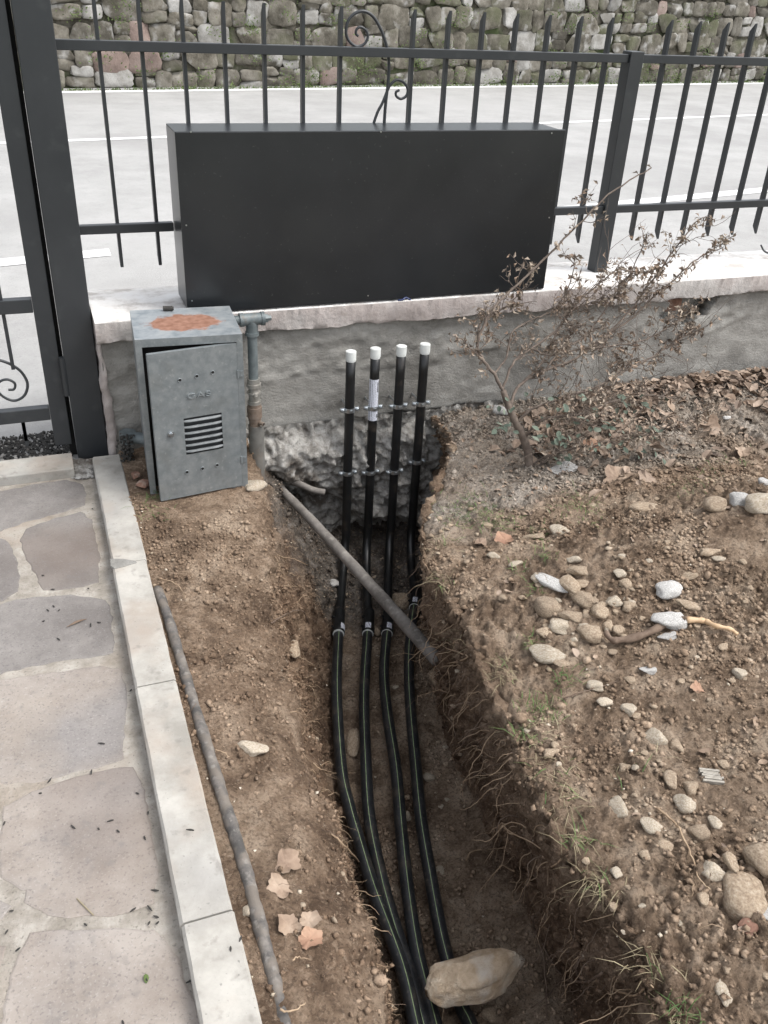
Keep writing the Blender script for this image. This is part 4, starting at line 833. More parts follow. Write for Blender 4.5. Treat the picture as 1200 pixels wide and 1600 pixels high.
    if i == 1:
        zt_ = ony(585, 594, PY - RP).z; zb2 = ony(583, 658, PY - RP).z
        b = MB(); n = 14; vs = []
        for zz in (zb2, zt_):
            for k in range(n + 1):
                t = -1.75 + 2.6 * k / n; vs.append((x0 + math.sin(t) * (RP + .0006), PY - math.cos(t) * (RP + .0006), zz))
        b.add(vs, [(k, k + 1, n + 2 + k, n + 1 + k) for k in range(n)]); st = b.build('sticker', M['sticker'], th_)
        for (za, zbb) in ((zt_ - .052, zt_ - .012), (zb2 + .012, zb2 + .028)):
            b = MB(); vs = []
            for zz in (za, zbb):
                for t in (.42, .55, .68): vs.append((x0 + math.sin(t) * (RP + .0010), PY - math.cos(t) * (RP + .0010), zz))
            b.add(vs, [(0, 1, 4, 3), (1, 2, 5, 4)]); b.build('printed_bar', M['debris'], st)
# clamps
CL = [(0, .157, 'upper'), (1, .155, 'upper'), (2, .150, 'upper'), (3, .150, 'upper'), (0, -.122, 'lower'), (1, -.133, 'lower'), (2, -.145, 'lower'), (3, -.113, 'lower')]
def clamp(x, z, label):
    t = thing('pipe_clamp', label, 'pipe clamp', (x, PY, z), 'zinc pipe clamps holding the black pipes')
    b = MB(); n = 24
    for k in range(n):
        a0, a1 = 2 * math.pi * k / n, 2 * math.pi * (k + 1) / n; r0, r1 = RP + .0006, RP + .0030; hh = .0085
        pt = [(x + math.cos(a) * r, PY + math.sin(a) * r, z + s) for a in (a0, a1) for r in (r0, r1) for s in (-hh, hh)]
        b.add(pt, [(0, 1, 5, 4)[::-1], (2, 6, 7, 3)[::-1], (1, 3, 7, 5)[::-1], (0, 4, 6, 2)[::-1]])
    smooth_angle(b.build('band', M['zinc'], t), 50)
    for sx in (-1, 1):
        b = MB(); b.box((x + sx * .029 - .0105, PY - .006, z - .0085), (x + sx * .029 + .0105, PY + .006, z + .0085)); b.build('lug', M['zinc'], t, bevel=.003)
        b = MB(); cx = x + sx * .030; b.cyl((cx, PY - .014, z), (cx, PY - .006, z), .0062, 6); b.cyl((cx, PY - .016, z), (cx, PY - .014, z), .0035, 10); smooth_angle(b.build('screw', M['zinc'], t))
    b = MB(); b.cyl((x, PY + RP + .003, z), (x, 3.12, z), .004, 10); b.cyl((x, PY + RP + .003, z), (x, PY + RP + .012, z), .0075, 6); b.build('threaded_rod', M['zinc'], t)
    b = MB(); b.box((x - .006, PY - RP - .0045, z - .004), (x + .006, PY - RP - .0028, z + .004)); b.build('stamped_plate', M['zinc'], t)
    return t
for i, z, w_ in CL: clamp(TOP[i][0], z, w_ + ' zinc clamp on the ' + OR[i] + ' black pipe from the left')
# ------------------------------------------------------------------ old pipes
a = Vector((.745, 3.04, -.155)); e = ony(666, 1018, 2.0) + Vector((.035, -.02, -.03))
pts = spline([a, a.lerp(e, .3) + Vector((.0, .0, .012)), a.lerp(e, .65) + Vector((0, 0, .008)), e], 8); n = len(pts); b = MB()
b.tube(pts, [.0165 + .0075 * k / n + .0008 * math.sin(k * 1.9) for k in range(n)], 18)
tag(b.build('old_pipe', M['oldpipe'], origin=a, smooth=True), 'long weathered grey pipe slanting across the trench in front of the black pipes', 'old pipe')
st = thing('old_pipe_stub', 'short bent grey pipe end with an open mouth under the footing', 'pipe stub', (.83, 2.98, -.15))
sp_ = spline([ony(452, 752, 3.02), ony(470, 757, 2.965), ony(488, 765, 2.94), ony(507, 769, 2.93)], 6); b = MB(); b.tube(sp_, .0125, 16, caps=False); o = b.build('pipe_wall', M['oldpipe'], st, smooth=True); s_ = o.modifiers.new('t', 'SOLIDIFY'); s_.thickness = .0025
b = MB(); b.cyl(sp_[-4], sp_[-3], .0098, 12); b.build('dark_bore', M['dark'], st)
cpx = [(246, 922), (262, 965), (282, 1030), (303, 1100), (326, 1175), (344, 1235), (362, 1290), (384, 1360), (402, 1430), (420, 1500), (440, 1575), (452, 1640)]
pts = []
for k, (u, v) in enumerate(cpx):
    h_ = hit(u, v)[0]; t = k / (len(cpx) - 1); pts.append(h_ + Vector((0, 0, .002 - .014 * max(0, t - .6) / .4 + .004 * math.sin(k * 1.7))))
pts = spline(pts, 7); n = len(pts); b = MB(); b.tube(pts, [.0140 + .0010 * math.sin(k * .8) + .0008 * math.sin(k * 2.3) for k in range(n)], 16)
tag(b.build('buried_conduit', M['conduit'], origin=pts[0], smooth=True), 'muddy dark conduit half buried along the outer side of the kerb', 'conduit')
# ------------------------------------------------------------------ stones
RK = {}
for nm, mm in (('t', 'rock'), ('p', 'rockpale'), ('g', 'rockgrey')): RK[nm] = [rock_mesh('stone_' + mm, M[mm], 400 + 10 * ord(nm) + i, 3, .12 * (i % 3), .17, 4 + i % 4) for i in range(6)]
ROUND = rock_mesh('smooth_stone', M['rock'], 777, 3, .25, .07, 0); rst = random.Random(21)
def place_stone(u, v, wpx, hpx, k, label, name='stone', group=None, rot=None, flat=.62, sink=.35, cat='stone'):
    p, n, dp = hit(u, v + hpx * .18); s = dp / F; sx = wpx * s / 2; sy = hpx * s / 2 * 1.05; sz = min(sx, sy) * flat * 1.15
    o = bpy.data.objects.new(name, ROUND if 'large smooth' in label and wpx > 40 or label.startswith('round brown') else rst.choice(RK[k])); COL.objects.link(o); r_ = rst.uniform(-.25, .25) if rot is None else rot
    o.scale = (sx * 1.06, sy * 1.08, sz); o.rotation_euler = (rst.uniform(-.2, .2), rst.uniform(-.2, .2), r_ - .3)
    o.location = p + Vector((0, 0, sz * (1 - 2 * sink))); return tag(o, label, cat, group)
v, f = ICO[4]; v = v.copy(); v = v / (np.abs(v) ** 2.6).sum(1)[:, None] ** (1 / 2.6)
tp = 1 - .10 * sm((v[:, 0] + .1) / 1.1) ; v[:, 1] *= tp; v[:, 2] = v[:, 2] * tp * np.where(v[:, 2] > 0, 1, .8) - .12 * v[:, 0]
_r = np.random.default_rng(12)
for _k in range(9):
    _d = _r.normal(size=3); _d[2] = abs(_d[2]) * .8; _d /= np.linalg.norm(_d); _t = v @ _d - _r.uniform(.60, .86); v -= np.outer(np.where(_t > 0, _t * .85, 0), _d)
v = v * (1 + .08 * fbm(v, 1.3, 3, 5)[:, None] + .07 * fbm(v, 4, 4, 6)[:, None] + .035 * fbm(v, 14, 4, 7)[:, None])
bm_ = bpy.data.meshes.new('boulder'); bm_.from_pydata(v.tolist(), [], f); bm_.materials.append(M['boulder']); bm_.polygons.foreach_set('use_smooth', [True] * len(f))
big = bpy.data.objects.new('boulder', bm_); COL.objects.link(big)
pb = onz(746, 1520, -.485); big.location = pb; big.scale = (.138, .068, .048); big.rotation_euler = (.1, .02, -.03)
tag(big, 'big pale brown stone lying across the black pipes at the bottom of the trench', 'stone')
ST = [
 (1160, 1395, 64, 72, 't', 'large smooth brown stone near the right edge, above the orange brick chip'),
 (456, 1012, 30, 34, 't', 'pale stone half buried in the left bank level with the pipe couplings'),
 (394, 1168, 50, 24, 'p', 'flat pale stone lying in the left bank beside the muddy conduit'),
 (553, 1154, 25, 50, 't', 'tall brown stone wedged between the first and second black pipes'),
 (626, 938, 30, 28, 't', 'brown stone behind the slanting old pipe, left of the fourth coupling'),
 (680, 1052, 22, 62, 't', 'long brown stone standing in the trench side below the end of the old pipe'),
 (862, 903, 21, 56, 'g', 'elongated grey-white stone leaning upright in the heap of stones'),
 (885, 908, 30, 46, 't', 'upright brown stone directly right of the elongated grey-white stone'),
 (855, 946, 38, 36, 't', 'round brown stone at the left end of the heap, below the elongated stone'),
 (853, 1019, 58, 34, 'p', 'wide flat tan stone lying alone below the heap of stones'),
 (874, 1036, 22, 13, 't', 'small tan stone touching the lower right side of the wide flat tan stone'),
 (876, 977, 37, 27, 'p', 'pale rounded stone in the front row of the heap'),
 (847, 987, 26, 20, 't', 'small rounded stone at the lower left corner of the heap'),
 (917, 986, 42, 32, 't', 'broad brown stone at the front of the heap, left of the peeled stick'),
 (895, 962, 46, 22, 't', 'flat brown stone behind the front row of the heap'),
 (873, 827, 32, 22, 'p', 'pale stone standing alone in the grass above the heap'),
 (806, 880, 25, 16, 'p', 'flat pale stone between the grass tufts left of the heap'),
 (841, 902, 26, 20, 'p', 'whitish stone at the left side of the elongated grey-white stone'),
 (938, 954, 28, 26, 't', 'rounded brown stone in the right half of the heap'),
 (912, 936, 34, 30, 't', 'brown stone in the middle of the heap'),
 (958, 938, 27, 20, 'p', 'pale stone on the right side of the heap'),
 (981, 945, 25, 22, 't', 'last brown stone at the right end of the heap'),
 (908, 911, 26, 15, 't', 'thin brown stone at the top of the heap'),
 (903, 890, 36, 20, 't', 'flat brown stone behind the heap'),
 (968, 893, 19, 19, 'p', 'pale pebble-like stone above the right end of the heap'),
 (975, 910, 20, 20, 't', 'brown stone just above the right end of the heap'),
 (950, 976, 20, 24, 't', 'dark brown stone between the heap and the peeled stick'),
 (966, 984, 20, 18, 't', 'small brown stone above the dark end of the peeled stick'),
 (893, 1004, 16, 14, 't', 'small stone under the front row of the heap'),
 (897, 872, 24, 14, 'p', 'small pale stone behind the heap beside the flat brown stone'),
 (1043, 918, 42, 31, 'g', 'grey-white speckled stone above the white stone with the stick'),
 (1045, 968, 56, 34, 'g', 'white rough stone lying behind the peeled stick'),
 (1042, 993, 30, 15, 'g', 'low grey-white stone in front of the peeled stick'),
 (1075, 899, 36, 15, 't', 'flat brown stone up and to the right of the grey-white speckled stone'),
 (1108, 861, 42, 17, 't', 'long flat brown stone high on the spoil heap'),
 (1122, 872, 22, 11, 'p', 'small pale stone touching the long flat stone on the spoil heap'),
 (1072, 943, 44, 17, 't', 'flat brown stone between the two grey-white stones'),
 (1155, 778, 34, 34, 'g', 'angular grey stone standing at the upper right edge of the spoil heap'),
 (1196, 752, 24, 18, 'g', 'grey stone cut by the right edge of the photo below the leaf litter'),
 (1190, 784, 50, 40, 'p', 'big pale clod-like stone behind the angular grey stone'),
 (1118, 786, 38, 30, 't', 'rounded brown lump left of the angular grey stone'),
 (1008, 792, 52, 24, 't', 'wide brown lump at the back edge of the spoil heap'),
 (945, 1095, 27, 20, 'p', 'pale oval stone to the left of the white chip'),
 (930, 1070, 27, 17, 'p', 'pale oval stone beside the green grass tuft'),
 (982, 1107, 24, 22, 'p', 'bright white stone chip in the middle of the right bank'),
 (1023, 1149, 33, 32, 'p', 'large pale yellow stone on the right bank below the white chip'),
 (1056, 1162, 21, 29, 't', 'upright tan stone beside the large pale yellow stone'),
 (1012, 1046, 27, 14, 'g', 'flat grey stone in the dark soil below the peeled stick'),
 (982, 1061, 20, 14, 't', 'small grey-brown stone beside the flat grey stone'),
 (860, 1174, 32, 16, 't', 'flat stone at the trench edge among dry grass'),
 (1155, 1051, 22, 20, 'p', 'tan stone on the dark soil near the right edge'),
 (966, 1256, 29, 40, 'p', 'egg-shaped pale stone standing on end near the trench edge'),
 (1048, 1214, 22, 33, 't', 'upright oval brown stone above the thin curved root'),
 (1078, 1228, 28, 26, 't', 'blocky brown stone right of the upright oval one'),
 (1068, 1252, 34, 36, 'p', 'pale half buried stone below the blocky brown stone'),
 (1016, 1287, 35, 26, 'p', 'pale wedge-shaped stone right of the egg-shaped one'),
 (1088, 1297, 36, 26, 't', 'wide brown stone right of the thin curved root'),
 (1116, 1282, 21, 26, 'p', 'pointed pale stone beside the wide brown stone'),
 (1040, 1320, 27, 18, 't', 'flat stone crossed on its left by the thin curved root'),
 (1005, 1334, 18, 22, 't', 'small round stone below the wedge-shaped stone'),
 (963, 1360, 20, 24, 'p', 'small pale egg-shaped stone close to the trench edge'),
 (1113, 1357, 40, 34, 'p', 'pale angular stone above the large smooth brown stone'),
 (1143, 1343, 20, 34, 't', 'narrow orange-brown stone between the angular and the large smooth stone'),
 (1099, 1403, 20, 21, 't', 'small brown stone at the lower end of the thin curved root'),
 (1183, 1335, 56, 56, 't', 'broad half buried brown stone at the right edge of the photo'),
 (1128, 1542, 28, 46, 'p', 'tall pale stone near the bottom right corner'),
 (1063, 1441, 10, 14, 'p', 'tiny pale stone left of the orange brick chip'),
 (1198, 1425, 20, 26, 'g', 'grey stone cut by the right edge below the large smooth stone'),
 (975, 1198, 26, 19, 't', 'dark brown stone near the trench edge with a white chip beside it'),
 (994, 1198, 17, 12, 'p', 'small white chip touching a dark brown stone near the trench edge'),
 (1127, 1192, 20, 16, 't', 'small brown stone above the splintered wood chip'),
 (671, 1213, 21, 20, 'p', 'pale stone lying right of the fourth black pipe'),
 (637, 1273, 10, 17, 'p', 'small pale stone between the third and fourth black pipes'),
 (688, 1358, 16, 18, 'p', 'pale stone at the foot of the right trench side under the roots'),
 (764, 1582, 30, 26, 't', 'brown stone just below the big pale boulder'),
 (387, 1419, 17, 21, 'p', 'small pale stone touching the muddy conduit near the kerb'),
 (588, 986, 13, 16, 't', 'small brown stone between the second and third couplings'),
 (640, 962, 12, 16, 't', 'tiny brown stone left of the fourth coupling'),
 (522, 908, 14, 20, 'g', 'grey stone on the trench floor left of the first black pipe'),
 (783, 640, 26, 22, 'g', 'white rounded stone against the wall behind the shrub stem'),
 (1135, 652, 14, 8, 'g', 'small white chip in the leaf litter on the right'),
 (770, 866, 22, 14, 'p', 'pale stone beside the orange leaf at the trench top'),
 (834, 838, 40, 14, 't', 'flat brown stone in the grass above the heap'),
 (785, 933, 15, 14, 't', 'small dark round stone on the bare soil left of the heap'),
 (1130, 1010, 18, 12, 't', 'small stone below the peeled end of the stick'),
 (760, 820, 20, 10, 't', 'small brown stone inside the green grass patch'),
]
for q_ in ST: place_stone(*q_, rot=(.9 if q_[1] == 903 else None))
SC = []
for k in range(74):       # small loose stones of the right bank
    u, v = rst.uniform(760, 1200), rst.uniform(840, 1590)
    if u < 700 + (v - 900) * .47: continue
    w_ = rst.uniform(8, 15); SC.append((u, v, w_, w_ * rst.uniform(.6, .95)))
for k in range(26): u, v = rst.gauss(930, 40), rst.gauss(945, 26); w_ = rst.uniform(9, 19); SC.append((u, v, w_, w_ * rst.uniform(.6, .9)))
ANC = [(905, 945, 'inside the heap of stones'), (810, 900, 'left of the heap of stones'), (1045, 940, 'near the two grey-white stones'), (1000, 870, 'on the slope above the heap of stones'), (1130, 860, 'high on the spoil heap'), (1140, 940, 'right of the grey-white stones'), (900, 1050, 'below the heap of stones'), (1010, 1050, 'in the dark soil below the peeled stick'), (1150, 1050, 'on the dark soil near the right edge'), (1000, 1120, 'around the large pale yellow stone'), (880, 1140, 'on the trench edge beside the dry grass'), (1120, 1160, 'above the splintered wood chip'), (1180, 1230, 'right of the splintered wood chip'), (980, 1220, 'near the egg-shaped pale stone'), (1060, 1250, 'among the stones above the thin curved root'), (1040, 1360, 'left of the thin curved root'), (1130, 1300, 'above the large smooth brown stone'), (1010, 1430, 'on the bank left of the orange brick chip'), (1120, 1480, 'below the orange brick chip'), (1070, 1560, 'near the bottom grass tuft'), (1170, 1570, 'in the bottom right corner')]
for (u, v, w_, h_) in SC:
    k_c = rst.choice('ttttp'); an = min(ANC, key=lambda a: (a[0] - u) ** 2 + (a[1] - v) ** 2)
    place_stone(u, v, w_, h_, k_c, ('tiny ' if w_ < 10.5 else 'small ' if w_ < 13.5 else 'walnut-sized ')+ ('pale' if k_c == 'p' else 'brown') + ' loose stone ' + an[2], name='small_stone', group='small loose stones on the right bank')
for k in range(24):
    u, v = rst.uniform(610, 720), rst.uniform(1040, 1450); w_ = rst.uniform(7, 12)
    k_c = rst.choice('ttp'); seg_ = 'level with the couplings' if v < 1130 else 'level with the tall wedged stone' if v < 1240 else 'midway to the boulder' if v < 1350 else 'just above the boulder'
    place_stone(u, v, w_, w_ * .8, k_c, ('pale' if k_c == 'p' else 'brown') + ' small stone on the trench floor ' + seg_, name='small_stone', group='small stones on the trench floor')
# wood chip, brick chip
p, n, dp = hit(1110, 1217); b = MB(); Mx = Matrix.Translation(p + Vector((0, 0, .008))) @ Matrix.Rotation(-.5, 4, 'Z') @ Matrix.Rotation(.15, 4, 'X')
for k in range(6): b.box((-.023 + rst.uniform(-.004, .006), -.017 + k * .0056, -.006), (.023 + rst.uniform(-.009, .004), -.0118 + k * .0056, .003 + rst.uniform(0, .005)), Mx @ Matrix.Rotation(rst.uniform(-.04, .04), 4, 'Z'))
tag(b.build('wood_chip', M['wood'], origin=p), 'splintered grey wood chip lying on the dark soil on the right', 'wood chip')
p, n, dp = hit(1166, 1450); lump('brick_chip', 'square orange brick chip just below the large smooth brown stone', 'brick fragment', M['brick'], p + Vector((0, 0, .005)), (.018, .017, .008), 333, 2, .2, boxy=.8, cuts=2, facet=True)
# ------------------------------------------------------------------ roots and sticks
def surf(u, v, lift): p, n, d = hit(u, v); return p + n * lift + Vector((0, 0, lift * .3))
def rootpath(px, lift=.010, wob=.004, seed=0):
    r = random.Random(seed); P = [surf(u, v, lift) for u, v in px]; P = spline(P, 6)
    return [p + Vector((r.uniform(-1, 1), r.uniform(-1, 1), r.uniform(-1, 1))) * wob * .5 for p in P]
RT = [
 ([(700, 1040), (735, 1031), (693, 1008), (673, 984), (677, 965)], 'root', 'pale branching root at the end of the slanting old pipe', .0022),
 ([(610, 1031), (640, 1024), (662, 1018), (676, 1000), (700, 1010)], 'root', 'thin yellow root hooked over the fourth black pipe below the old pipe', .0016),
 ([(702, 1048), (703, 1068), (700, 1085), (690, 1108), (683, 1128)], 'root', 'thin root hanging down the right trench side below the old pipe', .0018),
 ([(883, 1319), (874, 1345), (846, 1364), (820, 1377), (799, 1384)], 'root', 'pale curved root leaning out of the dark right trench side', .0026),
 ([(836, 1432), (840, 1458), (849, 1500), (853, 1550), (853, 1600)], 'rootdark', 'long vertical root right of the big stone on the pipes', .0035),
 ([(850, 1472), (860, 1500), (880, 1534)], 'rootdark', 'short root forking from the long vertical one', .0030),
 ([(945, 1518), (915, 1528), (880, 1540), (850, 1560), (828, 1580)], 'rootdark', 'root crossing the long vertical root near the bottom', .0030),
 ([(806, 1356), (785, 1360), (768, 1370), (750, 1398)], 'root', 'arched root above and right of the big stone on the pipes', .0025),
 ([(515, 1310), (535, 1330), (560, 1352), (580, 1372), (592, 1392), (600, 1413)], 'root', 'pale root hanging over the first black pipe from the left bank', .0024),
 ([(447, 1117), (465, 1122), (482, 1138), (500, 1152)], 'root', 'thin root on the left bank above the brown wedged stone', .0018),
 ([(447, 1066), (465, 1074), (490, 1076)], 'root', 'short thin root on the left bank below the half buried pale stone', .0016),
 ([(413, 864), (435, 872), (455, 875), (478, 888)], 'root', 'pale root tip sticking out of the bank below the gas pipe', .0024),
 ([(420, 977), (445, 962), (468, 953), (480, 972)], 'rootdark', 'hooked dark root on the left bank above the half buried pale stone', .0028),
 ([(487, 1198), (500, 1208), (528, 1214), (556, 1213)], 'root', 'pale root crossing the first black pipe beside the wedged stone', .0022),
 ([(1029, 1270), (1048, 1287), (1066, 1308), (1076, 1340), (1090, 1370), (1103, 1393)], 'root', 'thin curved root lying on the right bank among the pale stones', .0028),
 ([(597, 1520), (608, 1508), (622, 1500)], 'root', 'short thick root stub beside the first black pipe near the bottom', .0028),
 ([(637, 1568), (662, 1560), (678, 1545), (688, 1575), (684, 1600)], 'root', 'looping root across the black pipes at the bottom left of the big stone', .0020),
 ([(435, 1590), (455, 1587), (472, 1572)], 'root', 'short root at the bottom end of the muddy conduit', .0022),
 ([(456, 1508), (468, 1502), (481, 1504)], 'root', 'tiny root on the left bank below the orange leaf', .0016),
 ([(247, 910), (266, 912), (280, 925), (288, 940)], 'root', 'thin root arching over the top end of the muddy conduit', .0015),
 ([(335, 1180), (350, 1182), (359, 1190)], 'root', 'thin pale root looped over the muddy conduit', .0014),
 ([(720, 1240), (735, 1215), (760, 1200), (790, 1196)], 'rootdark', 'dark root arched along the right trench side, uppermost of the bunch', .0026),
 ([(724, 1283), (740, 1260), (762, 1245), (770, 1220)], 'rootdark', 'dark root halfway down the right trench side', .0024),
 ([(728, 1350), (738, 1335), (765, 1330), (800, 1325)], 'root', 'pale kinked root on the right trench side above the arched one', .0028),
 ([(960, 1545), (990, 1553), (1015, 1545), (1025, 1575)], 'root', 'pale root at the trench edge near the bottom grass tuft', .0026),
 ([(854, 995), (868, 1003), (890, 1010)], 'rootdark', 'thin twig below the front row of the heap', .0014),
 ([(880, 1093), (920, 1082), (960, 1068), (985, 1062)], 'rootdark', 'thin dark twig lying above the pale oval stones', .0018),
 ([(1160, 1380), (1180, 1392), (1200, 1410)], 'rootdark', 'dark twig crossing the large smooth brown stone', .0016),
]
for k, (px, m, lb, r) in enumerate(RT):
    P = rootpath(px, .012 if k < 24 else .005, .003, k); n = len(P); b = MB(); b.tube(P, [r * (1.0 - .55 * i / n) for i in range(n)], 7)
    if k in (0, 3, 7, 23):
        rr_ = random.Random(k)
        for _ in range(3):
            i0 = rr_.randint(2, n - 4); d = Vector((rr_.uniform(-1, .2), rr_.uniform(-.6, .3), rr_.uniform(-1, .4))).normalized(); Q = [P[i0] + d * .012 * j + Vector((0, 0, -.002 * j * j * .5)) for j in range(6)]; b.tube(Q, [r * .55 * (1 - .12 * j) for j in range(6)], 5)
    tag(b.build('root', M[m], origin=P[0], smooth=True), lb, 'root')
# hair roots over the trench sides
def hair(name, label, m, n, regs, yr, zr_, rad, ln, seed, outx):
    r = random.Random(seed); cand = np.where(np.isin(RG, regs) & (V[:, 1] > yr[0]) & (V[:, 1] < yr[1]) & (V[:, 2] > zr_[0]) & (V[:, 2] < zr_[1]))[0]; b = MB()
    for k in range(n):
        i = cand[r.randrange(len(cand))]; p = Vector(V[i].tolist()); nn = Vector(NV[i].tolist()); L_ = ln[0] + (ln[1] - ln[0]) * r.random() ** 2; m_ = 9; d = (nn * 1.0 + Vector((r.uniform(-.5, .5), r.uniform(-1, 1), r.uniform(-.6, .4)))).normalized(); Q = []; q_ = p - nn * .004; m_ = 18 if ln[1] > .3 else m_
        for j in range(m_):
            Q.append(q_.copy()); q_ = q_ + d * (L_ / m_); d = (d * .8 + Vector((r.uniform(-.5, .5) + outx * .05, r.uniform(-.5, .5), r.uniform(-.55, .15)))).normalized()
            w_ = BV.find_nearest(q_)
            if w_[0] is not None and (q_ - w_[0]).dot(w_[1]) < .003: q_ = w_[0] + w_[1] * .004
        ra = r.uniform(*rad); b.tube(Q, [ra * (1 - .7 * j / m_) for j in range(m_)], 4, False)
    return tag(b.build(name, m, smooth=True), label, 'roots', kind='stuff')
hair('fine_roots', 'tangle of thin pale roots hanging from the right side of the trench', M['root'], 120, [3], (.55, 2.35), (-.5, .05), (.0005, .0016), (.03, .16), 1, -1)
hair('fine_roots', 'dark hair roots on the right side of the trench', M['rootdark'], 190, [3], (.5, 2.9), (-.55, .06), (.0005, .0014), (.03, .13), 2, -1)
hair('fine_roots', 'thin pale roots poking out of the left trench bank', M['root'], 150, [1], (.75, 2.6), (-.5, 0), (.0005, .0013), (.03, .11), 3, 1)
hair('fine_roots', 'dark hair roots in the left trench bank', M['rootdark'], 180, [1, 0], (.75, 2.9), (-.5, .05), (.0005, .0012), (.02, .09), 4, 1)
hair('fine_roots', 'dry rootlets lying on the soil of the right bank', M['root'], 200, [4], (.5, 2.3), (-1, 1), (.0004, .0011), (.02, .10), 5, 0)
hair('long_roots', 'long pale roots trailing down the right side of the trench and onto its floor', M['root'], 42, [3], (.65, 2.1), (-.42, .0), (.0009, .0021), (.10, .34), 8, -1)
hair('long_roots', 'long dark roots trailing down the right side of the trench', M['rootdark'], 34, [3], (.6, 2.1), (-.42, .0), (.0010, .0024), (.10, .32), 9, -1)
# peeled stick
stk = thing('stick', 'brown stick with a peeled orange end lying across the white stone', 'stick', hit(1000, 1000)[0])
P = rootpath([(940, 990), (955, 1002), (970, 1006), (1000, 997), (1033, 983), (1060, 977), (1073, 972)], .014, .002, 5)
b = MB(); n = len(P); b.tube(P, [.006 + .004 * min(1, i / 12) + .0015 * math.sin(i * .9) for i in range(n)], 10); b.build('bark', M['rootdark'], stk, smooth=True)
P2 = rootpath([(1072, 972), (1090, 973), (1105, 978), (1118, 986), (1132, 988), (1144, 991)], .014, .001, 6); P2[0] = P[-1]
b = MB(); n = len(P2); b.tube(P2, [.0085 - .004 * i / n + .001 * math.sin(i * 1.1) for i in range(n)], 10); b.build('peeled_end', M['peeled'], stk, smooth=True)
# ------------------------------------------------------------------ leaves
def leaf(b, c, n, s, r, curl=.5, m_=0, asp=.75):
    t = n.orthogonal().normalized(); t = Matrix.Rotation(r.uniform(0, 6.28), 3, n) @ t; u = n.cross(t); out = []
    prof = [(-1, 0), (-.55, .62), (.1, .8), (.65, .5), (1, 0)]; k1, k2 = r.uniform(-curl, curl), r.uniform(.1, curl)
    mid = [c + t * a * s + n * (k1 * a * a * s * .5) for a, _ in prof]
    le = [c + t * a * s + u * w_ * s * asp * r.uniform(.75, 1.15) + n * s * (k1 * a * a * .5 + k2 * w_ * r.uniform(.3, 1)) for a, w_ in prof[1:4]]
    ri = [c + t * a * s - u * w_ * s * asp * r.uniform(.75, 1.15) + n * s * (k1 * a * a * .5 + k2 * w_ * r.uniform(.3, 1)) for a, w_ in prof[1:4]]
    b.add(mid + le + ri, [(0, 1, 5), (1, 2, 6, 5), (2, 3, 7, 6), (3, 4, 7), (0, 8, 1), (1, 8, 9, 2), (2, 9, 10, 3), (3, 10, 4)], m_)
rl_ = random.Random(31); b = MB()
for k in range(1750):        # litter along the wall behind the shrub
    if rl_.random() < .93: x = rl_.uniform(1.75, 3.9); y = 3.05 - abs(rl_.gauss(0, .22)) - max(0, (2.3 - x)) * .1
    else: x = rl_.gauss(2.0, .4); y = rl_.gauss(2.55, .2)
    if y < 2.15 or y > 3.05 or x < 1.5: continue
    if rl_.random() > .35 + .65 * float(vn([[x * 4, y * 4, 3]], 5)[0] > -.25): continue
    p = Vector((x, y, gz(x, y) + rl_.uniform(.003, .022))); nn = Vector((rl_.gauss(0, .45), rl_.gauss(0, .45), 1)).normalized()
    leaf(b, p, nn, rl_.uniform(.012, .034), rl_, .8, rl_.choice([0, 0, 0, 0, 1, 2]) if rl_.random() < .8 else 0)
tag(b.build('leaf_litter', [M['leaf'], M['leafpale'], M['leaf']]), 'drift of dry brown leaves along the foot of the wall on the right', 'leaf litter', kind='stuff')
b = MB()
for k in range(420):         # scraps of leaf on the grey earth round the shrub and on the banks
    if rl_.random() < .75: x, y = rl_.uniform(1.35, 2.6), rl_.uniform(2.15, 3.0)
    else: x, y = rl_.uniform(1.0, 2.6), rl_.uniform(.6, 2.2)
    p = Vector((x, y, gz(x, y) + .004)); leaf(b, p, Vector((rl_.gauss(0, .3), rl_.gauss(0, .3), 1)).normalized(), rl_.uniform(.006, .016), rl_, .7, rl_.choice([0, 0, 1]))
tag(b.build('leaf_scraps', [M['leaf'], M['leafpale']]), 'scraps of dry leaf strewn on the grey earth round the shrub', 'leaf litter', kind='stuff')
LV = [(447, 1353, 22, 'leafpale', 'crumpled pale leaf on the left bank, uppermost of the five'), (437, 1392, 21, 'leafpale', 'broad tan leaf on the left bank beside the muddy conduit'), (451, 1450, 20, 'leafpale', 'greyish leaf on the left bank, left of two that touch the orange one'),
      (482, 1441, 17, 'leafpale', 'small tan leaf above the orange leaf on the left bank'), (484, 1470, 19, 'leaforange', 'orange leaf on the left bank'), (790, 846, 15, 'leaforange', 'orange-brown leaf at the top of the right trench edge'),
      (966, 748, 24, 'leafpale', 'large folded pale brown leaf on the grey earth in front of the shrub'), (1012, 752, 20, 'leaf', 'brown leaf right of the large folded one in front of the shrub'), (1106, 665, 22, 'leafpale', 'pale leaf lying flat at the edge of the leaf litter'),
      (1088, 1077, 12, 'leaforange', 'small orange-brown leaf on the dark soil right of the pale stones'), (925, 700, 18, 'leaforange', 'rusty leaf right beside the foot of the shrub'), (1160, 708, 14, 'leafpale', 'small pale leaf on the bare earth at the right'),
      (850, 712, 18, 'leaforange', 'rusty brown leaf touching the shrub stem'), (750, 852, 11, 'leafpale', 'small pale leaf at the trench edge beside the green grass')]
